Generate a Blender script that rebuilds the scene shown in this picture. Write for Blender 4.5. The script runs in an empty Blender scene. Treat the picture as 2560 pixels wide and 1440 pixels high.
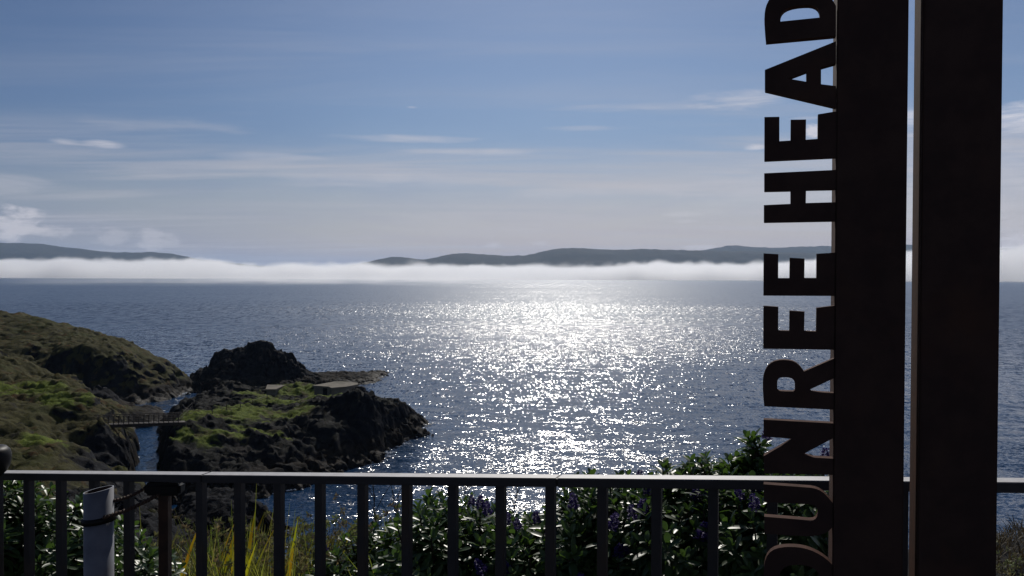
import bpy, bmesh, math, random
import numpy as np
from mathutils import Vector, Matrix, Euler
R = math.radians
scene = bpy.context.scene
col = scene.collection

# ------------------------------------------------------------------ camera
F = 2130.0                       # focal length in photo pixels (2560 wide)
CAM = Vector((0.0, 0.0, 27.0))   # sea level is z = 0
PITCH = -33.0 / F
ROLL = R(0.2)
cd = bpy.data.cameras.new('camera')
cam = bpy.data.objects.new('camera', cd); col.objects.link(cam)
cd.sensor_width = 36.0
cd.lens = 36.0 * F / 2560.0
cd.clip_start = 0.05; cd.clip_end = 60000.0
CM = Matrix.Rotation(PITCH, 3, 'X') @ Matrix.Rotation(R(90), 3, 'X') @ Matrix.Rotation(ROLL, 3, 'Z')
cam.matrix_world = Matrix.Translation(CAM) @ CM.to_4x4()
scene.camera = cam

def ray(px, py):
    return CM @ Vector(((px - 1280.0) / F, (720.0 - py) / F, -1.0))
def P(px, py, Y):
    d = ray(px, py); return CAM + d * (Y / d.y)
def PZ(px, py, z):
    d = ray(px, py); return CAM + d * ((z - CAM.z) / d.z)

# ------------------------------------------------------------------ world, sun, exposure
SUN_EL, SUN_AZ = 37.0, 3.5       # azimuth to the right of the view axis (+Y)
scene.view_settings.view_transform = 'Standard'
scene.view_settings.look = 'None'
scene.view_settings.exposure = -0.23
scene.view_settings.gamma = 1.0
scene.cycles.volume_bounces = 3
scene.cycles.sample_clamp_indirect = 3.0
scene.cycles.use_denoising = True
scene.cycles.max_bounces = 8
scene.cycles.volume_step_rate = 1.0

class NT:
    """small helper to write node trees"""
    def __init__(self, tree): self.t = tree; self.n = tree.nodes; self.l = tree.links
    def new(self, typ, **kw):
        nd = self.n.new(typ)
        for k, v in kw.items(): setattr(nd, k, v)
        return nd
    def put(self, sock, v):
        if hasattr(v, 'is_linked') or isinstance(v, bpy.types.NodeSocket): self.l.new(v, sock)
        else: sock.default_value = v
    def math(self, op, a, b=0.0, c=None, clamp=False):
        nd = self.new('ShaderNodeMath', operation=op, use_clamp=clamp)
        self.put(nd.inputs[0], a); self.put(nd.inputs[1], b)
        if c is not None: self.put(nd.inputs[2], c)
        return nd.outputs[0]
    def vmath(self, op, a, b=None):
        nd = self.new('ShaderNodeVectorMath', operation=op)
        self.put(nd.inputs[0], a)
        if b is not None:
            self.put(nd.inputs[3] if op == 'SCALE' else nd.inputs[1], b)
        return nd.outputs[0]
    def mix(self, f, a, b, typ='RGBA'):
        nd = self.new('ShaderNodeMix', data_type=typ)
        self.put(nd.inputs[0], f)
        ia, ib, o = {'RGBA': (6, 7, 2), 'FLOAT': (2, 3, 0)}[typ]
        self.put(nd.inputs[ia], a); self.put(nd.inputs[ib], b)
        return nd.outputs[o]
    def noise(self, vec, scale, detail=3.0, rough=0.5, out=0, dist=0.0, dim='3D'):
        nd = self.new('ShaderNodeTexNoise', noise_dimensions=dim)
        self.put(nd.inputs['Vector'], vec); self.put(nd.inputs['Scale'], scale)
        nd.inputs['Detail'].default_value = detail; nd.inputs['Roughness'].default_value = rough
        nd.inputs['Distortion'].default_value = dist
        return nd.outputs[out]
    def ramp(self, f, a, b):            # smoothstep a..b -> 0..1
        nd = self.new('ShaderNodeMapRange', interpolation_type='SMOOTHSTEP')
        self.put(nd.inputs[0], f); self.put(nd.inputs[1], a); self.put(nd.inputs[2], b)
        return nd.outputs[0]
    def comb(self, x, y, z):
        nd = self.new('ShaderNodeCombineXYZ')
        self.put(nd.inputs[0], x); self.put(nd.inputs[1], y); self.put(nd.inputs[2], z)
        return nd.outputs[0]
    def sep(self, v):
        nd = self.new('ShaderNodeSeparateXYZ'); self.put(nd.inputs[0], v); return nd.outputs
    def scalev(self, v, s):             # component-wise multiply by a tuple
        return self.vmath('MULTIPLY', v, s)

world = bpy.data.worlds.new('World'); scene.world = world
world.use_nodes = True
world.node_tree.nodes.clear()
w = NT(world.node_tree)
sky = w.new('ShaderNodeTexSky', sky_type='NISHITA')
sky.sun_disc = False
sky.sun_elevation = R(SUN_EL); sky.sun_rotation = R(SUN_AZ)
sky.altitude = 30.0; sky.air_density = 1.0; sky.dust_density = 0.4; sky.ozone_density = 2.0
tc = w.new('ShaderNodeTexCoord').outputs['Generated']
dx, dy, dz = w.sep(tc)
az = w.math('MULTIPLY', w.math('ARCTAN2', dx, dy), 180 / math.pi)     # degrees right of +Y
el = w.math('MULTIPLY', w.math('ARCSINE', dz), 180 / math.pi)
elc = w.math('MAXIMUM', el, 0.0)
den = w.math('ADD', w.math('MAXIMUM', dz, 0.0), 0.045)
q = w.comb(w.math('DIVIDE', dx, den), w.math('DIVIDE', dy, den), 0.0)
AEL = w.comb(az, el, 0.0)
c = w.vmath('SCALE', sky.outputs[0], 0.097)
c = w.vmath('MULTIPLY', c, c)                       # steeper contrast, as the camera saw the sky
c = w.scalev(c, (6.8, 6.5, 6.2))
c = w.vmath('SCALE', c, w.mix(w.ramp(az, -36.0, -4.0), 0.76, 1.0, 'FLOAT'))
# thin high cloud, stretched along the wind
cir = w.noise(w.scalev(q, (0.16, 0.75, 1.0)), 1.6, 7.0, 0.62, dist=0.5)
cir2 = w.noise(w.scalev(q, (0.07, 0.22, 1.0)), 1.3, 2.0, 0.5)
lowm = w.math('SUBTRACT', 1.0, w.ramp(el, 3.0, 15.0))
cm = w.math('MULTIPLY', w.ramp(cir, 0.40, 0.72), w.ramp(cir2, 0.36, 0.60))
cm = w.math('MULTIPLY', cm, w.math('ADD', w.math('MULTIPLY', lowm, 0.72), 0.22))
# pale veil low over the water
veil = w.math('POWER', 2.718, w.math('MULTIPLY', elc, -0.045))
vn = w.noise(w.scalev(AEL, (0.045, 0.32, 1.0)), 1.0, 5.0, 0.6, dist=0.6)
veil = w.math('MULTIPLY', veil, w.math('ADD', w.math('MULTIPLY', vn, 0.5), 0.72), clamp=True)
azr = w.ramp(az, -36.0, 6.0)
vlow = w.mix(azr, (2.9, 3.15, 4.05, 1.0), (5.05, 4.55, 5.05, 1.0))
vhigh = w.mix(azr, (1.35, 2.10, 3.85, 1.0), (2.55, 3.45, 5.30, 1.0))
lowb = w.math('ADD', el, w.math('MULTIPLY', w.math('SUBTRACT', vn, 0.5), 5.0))
veilc = w.mix(w.ramp(lowb, 2.2, 10.5), vlow, vhigh)
CLOUD = (5.5, 5.3, 5.6, 1.0)
c = w.mix(veil, c, veilc)
c = w.mix(cm, c, CLOUD)
# individual clouds: azimuth, elevation, half sizes (degrees), opacity, raggedness
def apix(px, py):
    d = ray(px, py).normalized()
    return math.degrees(math.atan2(d.x, d.y)), math.degrees(math.asin(d.z))
blob_noise = w.noise(w.scalev(AEL, (0.55, 1.3, 1.0)), 1.0, 7.0, 0.62)
fine_noise = w.noise(w.scalev(AEL, (0.20, 1.5, 1.0)), 1.0, 6.0, 0.62, dist=0.4)
BLOBS = [  # px, py, rx px, ry px, opacity, noise weight, brightness, puffy
    (20, 560, 80, 45, 0.75, 2.6, 1.25, 1), (110, 578, 70, 22, 0.6, 2.6, 1.1, 1),
    (40, 460, 140, 32, 0.45, 1.4, 1.1, 0), (165, 354, 40, 9, 0.55, 1.4, 1.3, 0), (255, 358, 52, 13, 0.7, 1.8, 1.35, 0),
    (270, 590, 60, 22, 0.35, 2.8, 1.2, 1), (395, 600, 60, 26, 0.45, 2.8, 1.25, 1),
    (1030, 268, 16, 4, 0.5, 1.0, 1.3, 0), (670, 392, 150, 12, 0.45, 1.2, 1.15, 0),
    (1000, 346, 220, 12, 0.52, 1.2, 1.2, 0), (1200, 380, 200, 11, 0.52, 1.2, 1.2, 0), (950, 450, 360, 26, 0.45, 1.2, 1.15, 0),
    (1235, 614, 26, 10, 0.55, 2.0, 1.2, 1), (1345, 608, 30, 8, 0.55, 2.0, 1.2, 1),
    (1700, 536, 62, 8, 0.6, 1.4, 1.3, 0), (1715, 554, 45, 5, 0.5, 1.2, 1.25, 0),
    (1850, 248, 130, 30, 0.65, 1.7, 1.25, 0), (1600, 268, 260, 12, 0.40, 1.2, 1.15, 0),
    (1480, 320, 140, 9, 0.45, 1.2, 1.15, 0), (1890, 369, 30, 9, 0.75, 1.6, 1.4, 0),
    (2025, 325, 38, 22, 0.75, 2.2, 1.4, 1), (2010, 296, 50, 6, 0.5, 1.2, 1.3, 0), (1750, 618, 60, 7, 0.5, 1.6, 1.3, 1),
    (2560, 290, 110, 36, 0.9, 1.5, 1.5, 0), (2300, 300, 190, 34, 0.7, 1.3, 1.5, 0),
    (2450, 480, 330, 190, 0.65, 1.2, 1.25, 0), (2560, 600, 90, 40, 0.6, 2.2, 1.35, 1),
    (1950, 470, 330, 90, 0.35, 1.3, 1.2, 0), (1250, 560, 420, 40, 0.30, 1.5, 1.05, 0), (700, 640, 500, 30, 0.25, 1.3, 1.0, 0),
    (1500, 480, 300, 24, 0.35, 1.6, 1.15, 0), (420, 310, 220, 22, 0.30, 1.5, 1.05, 0),
]
for (bx, by, rx, ry, op, nw, br, puff) in BLOBS:
    a0, e0 = apix(bx, by)
    ra, re = rx / F * 57.3, ry / F * 57.3
    u = w.math('DIVIDE', w.math('SUBTRACT', az, a0), ra)
    v = w.math('DIVIDE', w.math('SUBTRACT', el, e0), re)
    d2 = w.math('ADD', w.math('MULTIPLY', u, u), w.math('MULTIPLY', v, v))
    nn = w.math('MULTIPLY', w.math('SUBTRACT', blob_noise if puff else fine_noise, 0.5), nw * 2.2)
    m = w.ramp(w.math('ADD', w.math('SUBTRACT', 1.0, d2), nn), 0.0, 1.3 if puff else 1.9)
    gate = w.math('SUBTRACT', 1.0, w.ramp(d2, 0.8, 3.4))
    m = w.math('MULTIPLY', w.math('MULTIPLY', m, gate), op)
    c = w.mix(m, c, tuple(x * br for x in CLOUD[:3]) + (1.0,))
bg = w.new('ShaderNodeBackground'); w.l.new(c, bg.inputs[0]); bg.inputs[1].default_value = 0.11
wo = w.new('ShaderNodeOutputWorld'); w.l.new(bg.outputs[0], wo.inputs[0])

ld = bpy.data.lights.new('sun', 'SUN'); ld.energy = 4.0; ld.angle = R(0.5); ld.color = (1.0, 0.95, 0.87)
sun = bpy.data.objects.new('sun', ld); col.objects.link(sun)
sd = Vector((math.sin(R(SUN_AZ)) * math.cos(R(SUN_EL)), math.cos(R(SUN_AZ)) * math.cos(R(SUN_EL)), math.sin(R(SUN_EL))))
sun.rotation_euler = sd.to_track_quat('Z', 'Y').to_euler()
sun.location = (0, 0, 60)

# ------------------------------------------------------------------ object helpers
def tag(o, label=None, cat=None, group=None, kind=None):
    if label: o['label'] = label
    if cat: o['category'] = cat
    if group: o['group'] = group
    if kind: o['kind'] = kind
    return o
def empty(name, loc, label, cat, group=None):
    o = bpy.data.objects.new(name, None); col.objects.link(o); o.location = loc
    o.empty_display_size = 0.1
    return tag(o, label, cat, group)
def mesh_obj(name, verts, faces, mat=None, parent=None, smooth=False, matidx=None):
    me = bpy.data.meshes.new(name)
    me.from_pydata([tuple(v) for v in verts], [], faces)
    me.update()
    if mat:
        for m in (mat if isinstance(mat, list) else [mat]): me.materials.append(m)
    if smooth: me.polygons.foreach_set('use_smooth', [True] * len(me.polygons))
    if matidx is not None: me.polygons.foreach_set('material_index', matidx)
    o = bpy.data.objects.new(name, me); col.objects.link(o)
    if parent: o.parent = parent; o.matrix_parent_inverse = Matrix.Translation(-parent.location)
    return o
def bm_obj(name, bm, mat, parent=None, smooth=False):
    me = bpy.data.meshes.new(name); bm.to_mesh(me); bm.free()
    if mat: me.materials.append(mat)
    if smooth: me.polygons.foreach_set('use_smooth', [True] * len(me.polygons))
    o = bpy.data.objects.new(name, me); col.objects.link(o)
    if parent: o.parent = parent; o.matrix_parent_inverse = Matrix.Translation(-parent.location)
    return o
def copy_tree(o, parent=None):
    c = o.copy(); col.objects.link(c)
    if parent: c.parent = parent
    for ch in list(o.children): copy_tree(ch, c)
    return c
def grid_mesh(name, V, nu, nv, mat, keep=None, smooth=True, attrs=None):
    """V: (nv, nu, 3) array"""
    me = bpy.data.meshes.new(name)
    idx = np.arange(nu * nv).reshape(nv, nu)
    q_ = np.stack([idx[:-1, :-1], idx[:-1, 1:], idx[1:, 1:], idx[1:, :-1]], -1).reshape(-1, 4)
    Vf = V.reshape(-1, 3); used = None
    if keep is not None:
        k = keep.reshape(-1)[q_].any(1); q_ = q_[k]
        used = np.unique(q_); remap = np.full(nu * nv, -1); remap[used] = np.arange(len(used))
        Vf = Vf[used]; q_ = remap[q_]
    me.vertices.add(len(Vf)); me.vertices.foreach_set('co', Vf.astype(np.float32).ravel())
    n = len(q_); me.loops.add(n * 4); me.loops.foreach_set('vertex_index', q_.astype(np.int32).ravel())
    me.polygons.add(n); me.polygons.foreach_set('loop_start', np.arange(n, dtype=np.int32) * 4)
    try: me.polygons.foreach_set('loop_total', np.full(n, 4, dtype=np.int32))
    except Exception: pass
    me.update(calc_edges=True); me.validate()
    me.polygons.foreach_set('use_smooth', np.full(n, smooth))
    me.materials.append(mat)
    for an, av in (attrs or {}).items():
        at = me.attributes.new(an, 'FLOAT', 'POINT'); av = av.reshape(-1)
        at.data.foreach_set('value', (av if used is None else av[used]).astype(np.float32))
    o = bpy.data.objects.new(name, me); col.objects.link(o)
    return o

# ------------------------------------------------------------------ numpy noise
_rng = np.random.RandomState(7)
_perm = _rng.permutation(512).astype(np.int64); _perm = np.concatenate([_perm, _perm, _perm])
_g3 = _rng.normal(size=(512, 3)); _g3 /= np.linalg.norm(_g3, axis=1, keepdims=True)
def perlin(x, y, z):
    xi, yi, zi = np.floor(x).astype(np.int64), np.floor(y).astype(np.int64), np.floor(z).astype(np.int64)
    xf, yf, zf = x - xi, y - yi, z - zi
    u, v, w_ = [t * t * t * (t * (t * 6 - 15) + 10) for t in (xf, yf, zf)]
    def g(a, b, c_):
        h = _perm[(_perm[(_perm[(xi + a) & 511] + yi + b) & 511] + zi + c_) & 511]
        gr = _g3[h]
        return gr[..., 0] * (xf - a) + gr[..., 1] * (yf - b) + gr[..., 2] * (zf - c_)
    L = lambda a, b, t: a + (b - a) * t
    x00 = L(g(0, 0, 0), g(1, 0, 0), u); x10 = L(g(0, 1, 0), g(1, 1, 0), u)
    x01 = L(g(0, 0, 1), g(1, 0, 1), u); x11 = L(g(0, 1, 1), g(1, 1, 1), u)
    return L(L(x00, x10, v), L(x01, x11, v), w_) * 1.6
def fbm(x, y, z, oct=4, gain=0.5, ridged=False):
    s = 0; a = 1.0; f_ = 1.0
    for i in range(oct):
        n = perlin(x * f_ + i * 17.3, y * f_ + i * 9.1, z * f_ + i * 5.7)
        s = s + a * ((1 - 2 * np.abs(n)) if ridged else n)
        a *= gain; f_ *= 2.03
    return s
def cells(x, y, seed=0):
    """2-D Worley: value of the nearest cell and distance gap F2-F1"""
    xi, yi = np.floor(x).astype(np.int64), np.floor(y).astype(np.int64)
    b1 = np.full(x.shape, 9.0); b2 = np.full(x.shape, 9.0); val = np.zeros(x.shape)
    for a in (-1, 0, 1):
        for b in (-1, 0, 1):
            h = _perm[(_perm[(xi + a + seed) & 511] + yi + b) & 511]
            px = xi + a + (_g3[h, 0] * 0.45 + 0.5); py = yi + b + (_g3[h, 1] * 0.45 + 0.5)
            d = np.hypot(px - x, py - y)
            v = _g3[h, 2]
            closer = d < b1
            b2 = np.where(closer, b1, np.minimum(b2, d)); val = np.where(closer, v, val); b1 = np.where(closer, d, b1)
    return val, b2 - b1

# ------------------------------------------------------------------ materials
def new_mat(name):
    m = bpy.data.materials.new(name); m.use_nodes = True
    m.node_tree.nodes.clear()
    t = NT(m.node_tree)
    out = t.new('ShaderNodeOutputMaterial')
    return m, t, out
def principled(t, out, base, rough=0.6, metal=0.0, spec=0.5, normal=None, surface=True):
    b = t.new('ShaderNodeBsdfPrincipled')
    t.put(b.inputs['Base Color'], base); t.put(b.inputs['Roughness'], rough)
    t.put(b.inputs['Metallic'], metal); t.put(b.inputs['Specular IOR Level'], spec)
    if normal is not None: t.l.new(normal, b.inputs['Normal'])
    if surface: t.l.new(b.outputs[0], out.inputs[0])
    return b
def bump(t, h, strength, dist):
    b = t.new('ShaderNodeBump'); b.inputs['Strength'].default_value = strength; b.inputs['Distance'].default_value = dist
    t.l.new(h, b.inputs['Height']); return b.outputs[0]
def objc(t): return t.new('ShaderNodeTexCoord').outputs['Object']
def geo(t): return t.new('ShaderNodeNewGeometry').outputs

def mat_simple(name, c1, c2, scale, rough, metal=0.0, spec=0.5, bumps=0.2, bdist=0.01, c3=None):
    m, t, out = new_mat(name)
    p = objc(t)
    n = t.noise(p, scale, 5.0, 0.6)
    b = t.mix(t.ramp(n, 0.35, 0.65), c1 + (1,), c2 + (1,))
    if c3:
        n2 = t.noise(p, scale * 0.27, 4.0, 0.65)
        b = t.mix(t.ramp(n2, 0.5, 0.68), b, c3 + (1,))
    r = t.mix(n, rough - 0.1, rough + 0.1, 'FLOAT')
    principled(t, out, b, r, metal, spec, bump(t, t.noise(p, scale * 3, 4.0, 0.6), bumps, bdist))
    return m

# corten steel of the sign
M_corten = mat_simple('corten_steel', (0.034, 0.019, 0.016), (0.025, 0.014, 0.013), 16.0, 0.8, 0.0, 0.2, 0.25, 0.002, (0.042, 0.021, 0.015))
M_corten_edge = mat_simple('corten_edge', (0.075, 0.030, 0.019), (0.052, 0.023, 0.016), 40.0, 0.85, 0.0, 0.1, 0.2, 0.001)
M_rail = mat_simple('painted_steel', (0.036, 0.035, 0.042), (0.028, 0.027, 0.033), 22.0, 0.45, 0.0, 1.0, 0.12, 0.001, (0.042, 0.039, 0.04))
M_bar = mat_simple('dark_painted_steel', (0.020, 0.020, 0.026), (0.014, 0.014, 0.019), 22.0, 0.5, 0.0, 0.35, 0.12, 0.001, (0.03, 0.022, 0.02))
def mat_rail():                                   # dark paint, with sunlight on upward faces painted in as pale grey
    m, t, out = new_mat('sunlit_top_painted_steel')
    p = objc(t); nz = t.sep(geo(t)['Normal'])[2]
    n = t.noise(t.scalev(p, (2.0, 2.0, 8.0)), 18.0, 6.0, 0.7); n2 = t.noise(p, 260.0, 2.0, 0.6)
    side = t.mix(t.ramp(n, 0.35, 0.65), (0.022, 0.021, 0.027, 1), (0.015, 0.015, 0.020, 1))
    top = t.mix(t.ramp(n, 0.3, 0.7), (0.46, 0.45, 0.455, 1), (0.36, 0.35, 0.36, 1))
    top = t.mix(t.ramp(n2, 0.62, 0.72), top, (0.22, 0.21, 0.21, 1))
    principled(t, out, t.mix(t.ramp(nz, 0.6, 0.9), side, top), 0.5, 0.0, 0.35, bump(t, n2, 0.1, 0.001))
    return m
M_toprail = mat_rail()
M_galv = mat_simple('galvanised_steel', (0.12, 0.127, 0.155), (0.07, 0.075, 0.097), 9.0, 0.55, 0.1, 0.5, 0.1, 0.002, (0.13, 0.085, 0.06))
M_rim = mat_simple('cut_steel_rim', (0.34, 0.35, 0.38), (0.26, 0.27, 0.30), 30.0, 0.5, 0.1, 0.4, 0.05, 0.001)
M_rust = mat_simple('rusty_iron', (0.040, 0.019, 0.012), (0.022, 0.012, 0.009), 30.0, 0.8, 0.0, 0.3, 0.3, 0.003)
M_black = mat_simple('black_paint', (0.006, 0.006, 0.007), (0.008, 0.008, 0.009), 25.0, 0.5, 0.0, 0.12, 0.05, 0.001)
M_rope = mat_simple('rusty_rope', (0.035, 0.022, 0.018), (0.06, 0.035, 0.025), 120.0, 0.8, 0.0, 0.3, 0.3, 0.002)
M_concrete = mat_simple('weathered_concrete', (0.19, 0.17, 0.14), (0.14, 0.125, 0.105), 0.9, 0.9, 0.0, 0.1, 0.3, 0.05, (0.10, 0.095, 0.075))
M_wood = mat_simple('dark_timber', (0.055, 0.042, 0.034), (0.035, 0.028, 0.024), 4.0, 0.75, 0.0, 0.3, 0.2, 0.01)

def mat_terrain(name, heath=1.0, rockline=0.62):
    m, t, out = new_mat(name)
    p = objc(t); g = geo(t)
    nz = t.sep(g['Normal'])[2]; z = t.sep(p)[2]
    rky = t.new('ShaderNodeAttribute', attribute_name='rocky').outputs['Fac']
    turf = t.new('ShaderNodeAttribute', attribute_name='turf').outputs['Fac']
    n2 = t.noise(p, 0.35, 5.0, 0.65); n3 = t.noise(p, 2.2, 4.0, 0.7); n4 = t.noise(p, 0.09, 4.0, 0.6)
    nr = t.noise(t.scalev(p, (1.0, 1.0, 2.4)), 0.5, 8.0, 0.7)
    rock = t.mix(t.ramp(nr, 0.35, 0.65), (0.014, 0.015, 0.019, 1), (0.006, 0.0065, 0.009, 1))
    rock = t.mix(t.ramp(n2, 0.58, 0.7), rock, (0.034, 0.033, 0.034, 1))
    grass = t.mix(t.ramp(n3, 0.35, 0.7), (0.060, 0.086, 0.013, 1), (0.118, 0.145, 0.022, 1))
    grass = t.mix(t.ramp(n2, 0.50, 0.62), grass, (0.055, 0.052, 0.02, 1))
    hc = t.mix(t.ramp(n3, 0.35, 0.65), (0.034, 0.032, 0.013, 1), (0.056, 0.053, 0.019, 1))
    hc = t.mix(t.ramp(n4, 0.50, 0.62), hc, (0.040, 0.043, 0.013, 1))
    hc = t.mix(t.ramp(n2, 0.55, 0.66), hc, (0.062, 0.036, 0.013, 1))
    hc = t.mix(t.ramp(n2, 0.44, 0.34), hc, (0.020, 0.018, 0.011, 1))
    under = t.mix(heath, rock, hc)
    veg = t.mix(t.ramp(turf, 0.25, 0.6), under, grass)
    steep = t.ramp(t.math('ADD', nz, t.math('MULTIPLY', t.math('SUBTRACT', n2, 0.5), 0.5)), rockline - 0.09, rockline + 0.09)
    steep = t.math('MULTIPLY', steep, t.math('SUBTRACT', 1.0, t.ramp(rky, 0.25, 0.55)))
    base = t.mix(steep, rock, veg)
    low = t.ramp(t.math('ADD', z, t.math('MULTIPLY', t.math('SUBTRACT', n2, 0.5), 3.0)), 3.4, 2.0)
    base = t.mix(low, base, t.mix(t.ramp(nr, 0.4, 0.6), (0.022, 0.017, 0.013, 1), (0.009, 0.009, 0.010, 1)))
    wet = t.ramp(z, 1.8, 0.4)
    r = t.mix(wet, 0.85, 0.6, 'FLOAT')
    h = t.math('ADD', t.math('MULTIPLY', t.noise(p, 3.0, 6.0, 0.7), 0.5), t.math('MULTIPLY', nr, 0.5))
    principled(t, out, base, r, 0.0, 0.05, bump(t, h, 0.7, 0.4))
    return m
M_main = mat_terrain('heath_and_cliff', 1.0, 0.60)
M_isle = mat_terrain('turf_and_rock', 0.12, 0.72)
M_rock = mat_terrain('bare_rock', 0.0, 1.3)

# far hills
m, t, out = new_mat('far_hill')
p = objc(t)
b_ = t.mix(t.ramp(t.noise(p, 0.006, 6.0, 0.65), 0.4, 0.6), (0.020, 0.024, 0.022, 1), (0.034, 0.035, 0.030, 1))
principled(t, out, b_, 0.95, 0.0, 0.1)
M_hill = m

# the sea
m, t, out = new_mat('sea_water')
p = objc(t)
def slopes(vec, scale, det, rough):
    nd = t.noise(vec, scale, det, rough, out=1)
    return t.vmath('SUBTRACT', nd, (0.5, 0.5, 0.5))
pw = t.scalev(p, (0.75, 1.5, 1.0))
patch = t.noise(t.scalev(p, (0.35, 1.0, 1.0)), 0.016, 4.0, 0.6, dist=0.8)
patch2 = t.noise(t.scalev(p, (0.5, 1.0, 1.0)), 0.0035, 3.0, 0.55, dist=0.6)
wx_, wy_, wz_ = t.sep(p)
wob = t.math('MULTIPLY', t.math('SUBTRACT', patch2, 0.5), 300.0)
lane = t.math('MULTIPLY', t.ramp(t.math('ADD', wy_, wob), 215.0, 330.0), t.ramp(t.math('ADD', wy_, wob), 900.0, 620.0))   # breeze ruffled lane
inshore = t.ramp(t.math('ADD', wy_, t.math('MULTIPLY', wob, 0.3)), 330.0, 180.0)
slick = t.ramp(t.math('ADD', t.math('MULTIPLY', patch, 0.6), t.math('MULTIPLY', patch2, 0.4)), 0.40, 0.52)
ruff = t.math('ADD', 0.62, t.math('ADD', t.math('MULTIPLY', lane, 0.68), t.math('MULTIPLY', inshore, 0.22)))
calm = t.math('MULTIPLY', ruff, t.mix(slick, 0.62, 1.0, 'FLOAT'))
s1 = t.vmath('SCALE', slopes(pw, 0.30, 2.0, 0.5), 0.8)
AM = 1.75
s2 = t.vmath('SCALE', slopes(pw, 2.1, 2.0, 0.6), AM)                                        # ripples close in
s3 = t.vmath('SCALE', slopes(t.scalev(p, (2.6, 0.38, 1.0)), 1.0, 2.0, 0.65), AM * 1.0)      # wave groups farther out
s4 = t.vmath('SCALE', slopes(t.scalev(p, (1.5, 0.10, 1.0)), 1.0, 2.0, 0.65), AM * 1.0)
m23 = t.ramp(wy_, 110.0, 230.0); m34 = t.ramp(wy_, 300.0, 700.0)
far_ = t.new('ShaderNodeMix', data_type='VECTOR'); t.put(far_.inputs[0], m34); t.put(far_.inputs[4], s3); t.put(far_.inputs[5], s4)
mid_ = t.new('ShaderNodeMix', data_type='VECTOR'); t.put(mid_.inputs[0], m23); t.put(mid_.inputs[4], s2); t.put(mid_.inputs[5], far_.outputs[1])
sv = t.vmath('SCALE', t.vmath('ADD', s1, mid_.outputs[1]), calm)
sx, sy, sz = t.sep(sv)
nrm = t.vmath('NORMALIZE', t.comb(t.math('MULTIPLY', sx, 0.85), t.math('MULTIPLY', sy, 1.2), 1.0))
rgh = t.mix(t.ramp(wy_, 150.0, 500.0), 0.15, 0.28, 'FLOAT')
principled(t, out, (0.004, 0.026, 0.072, 1), rgh, 0.0, 0.42, nrm).inputs['IOR'].default_value = 1.33
M_sea = m
m, t, out = new_mat('sea_foam')
principled(t, out, (0.75, 0.78, 0.8, 1), 0.6, 0.0, 0.3)
M_foam = m

# ------------------------------------------------------------------ sea
def ygrid(y0, y1, n):                       # spacing grows with distance
    a = np.linspace(1 / y0, 1 / y1, n); return 1 / a
ys = np.concatenate([np.linspace(-60, 58, 8), ygrid(62.0, 3000.0, 620), np.array([4000., 6000., 9000., 14000., 20000.])])
us = np.linspace(-1.0, 1.0, 560)
far = np.maximum(ys, 62.0)
X = us[None, :] * (far[:, None] * 0.72); Y = np.repeat(ys[:, None], len(us), 1)
X = np.where(Y > 5000, us[None, :] * Y * 1.2, X)
amp = np.clip(1.0 - (Y - 300) / 500.0, 0, 1) * np.clip((Y - 58) / 20.0, 0, 1)
Z = amp * (0.13 * fbm(X * 0.10, Y * 0.24, X * 0 + 3.1, 3, 0.55))
o = grid_mesh('sea', np.stack([X, Y, Z], -1), X.shape[1], X.shape[0], M_sea)
tag(o, kind='structure')

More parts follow.
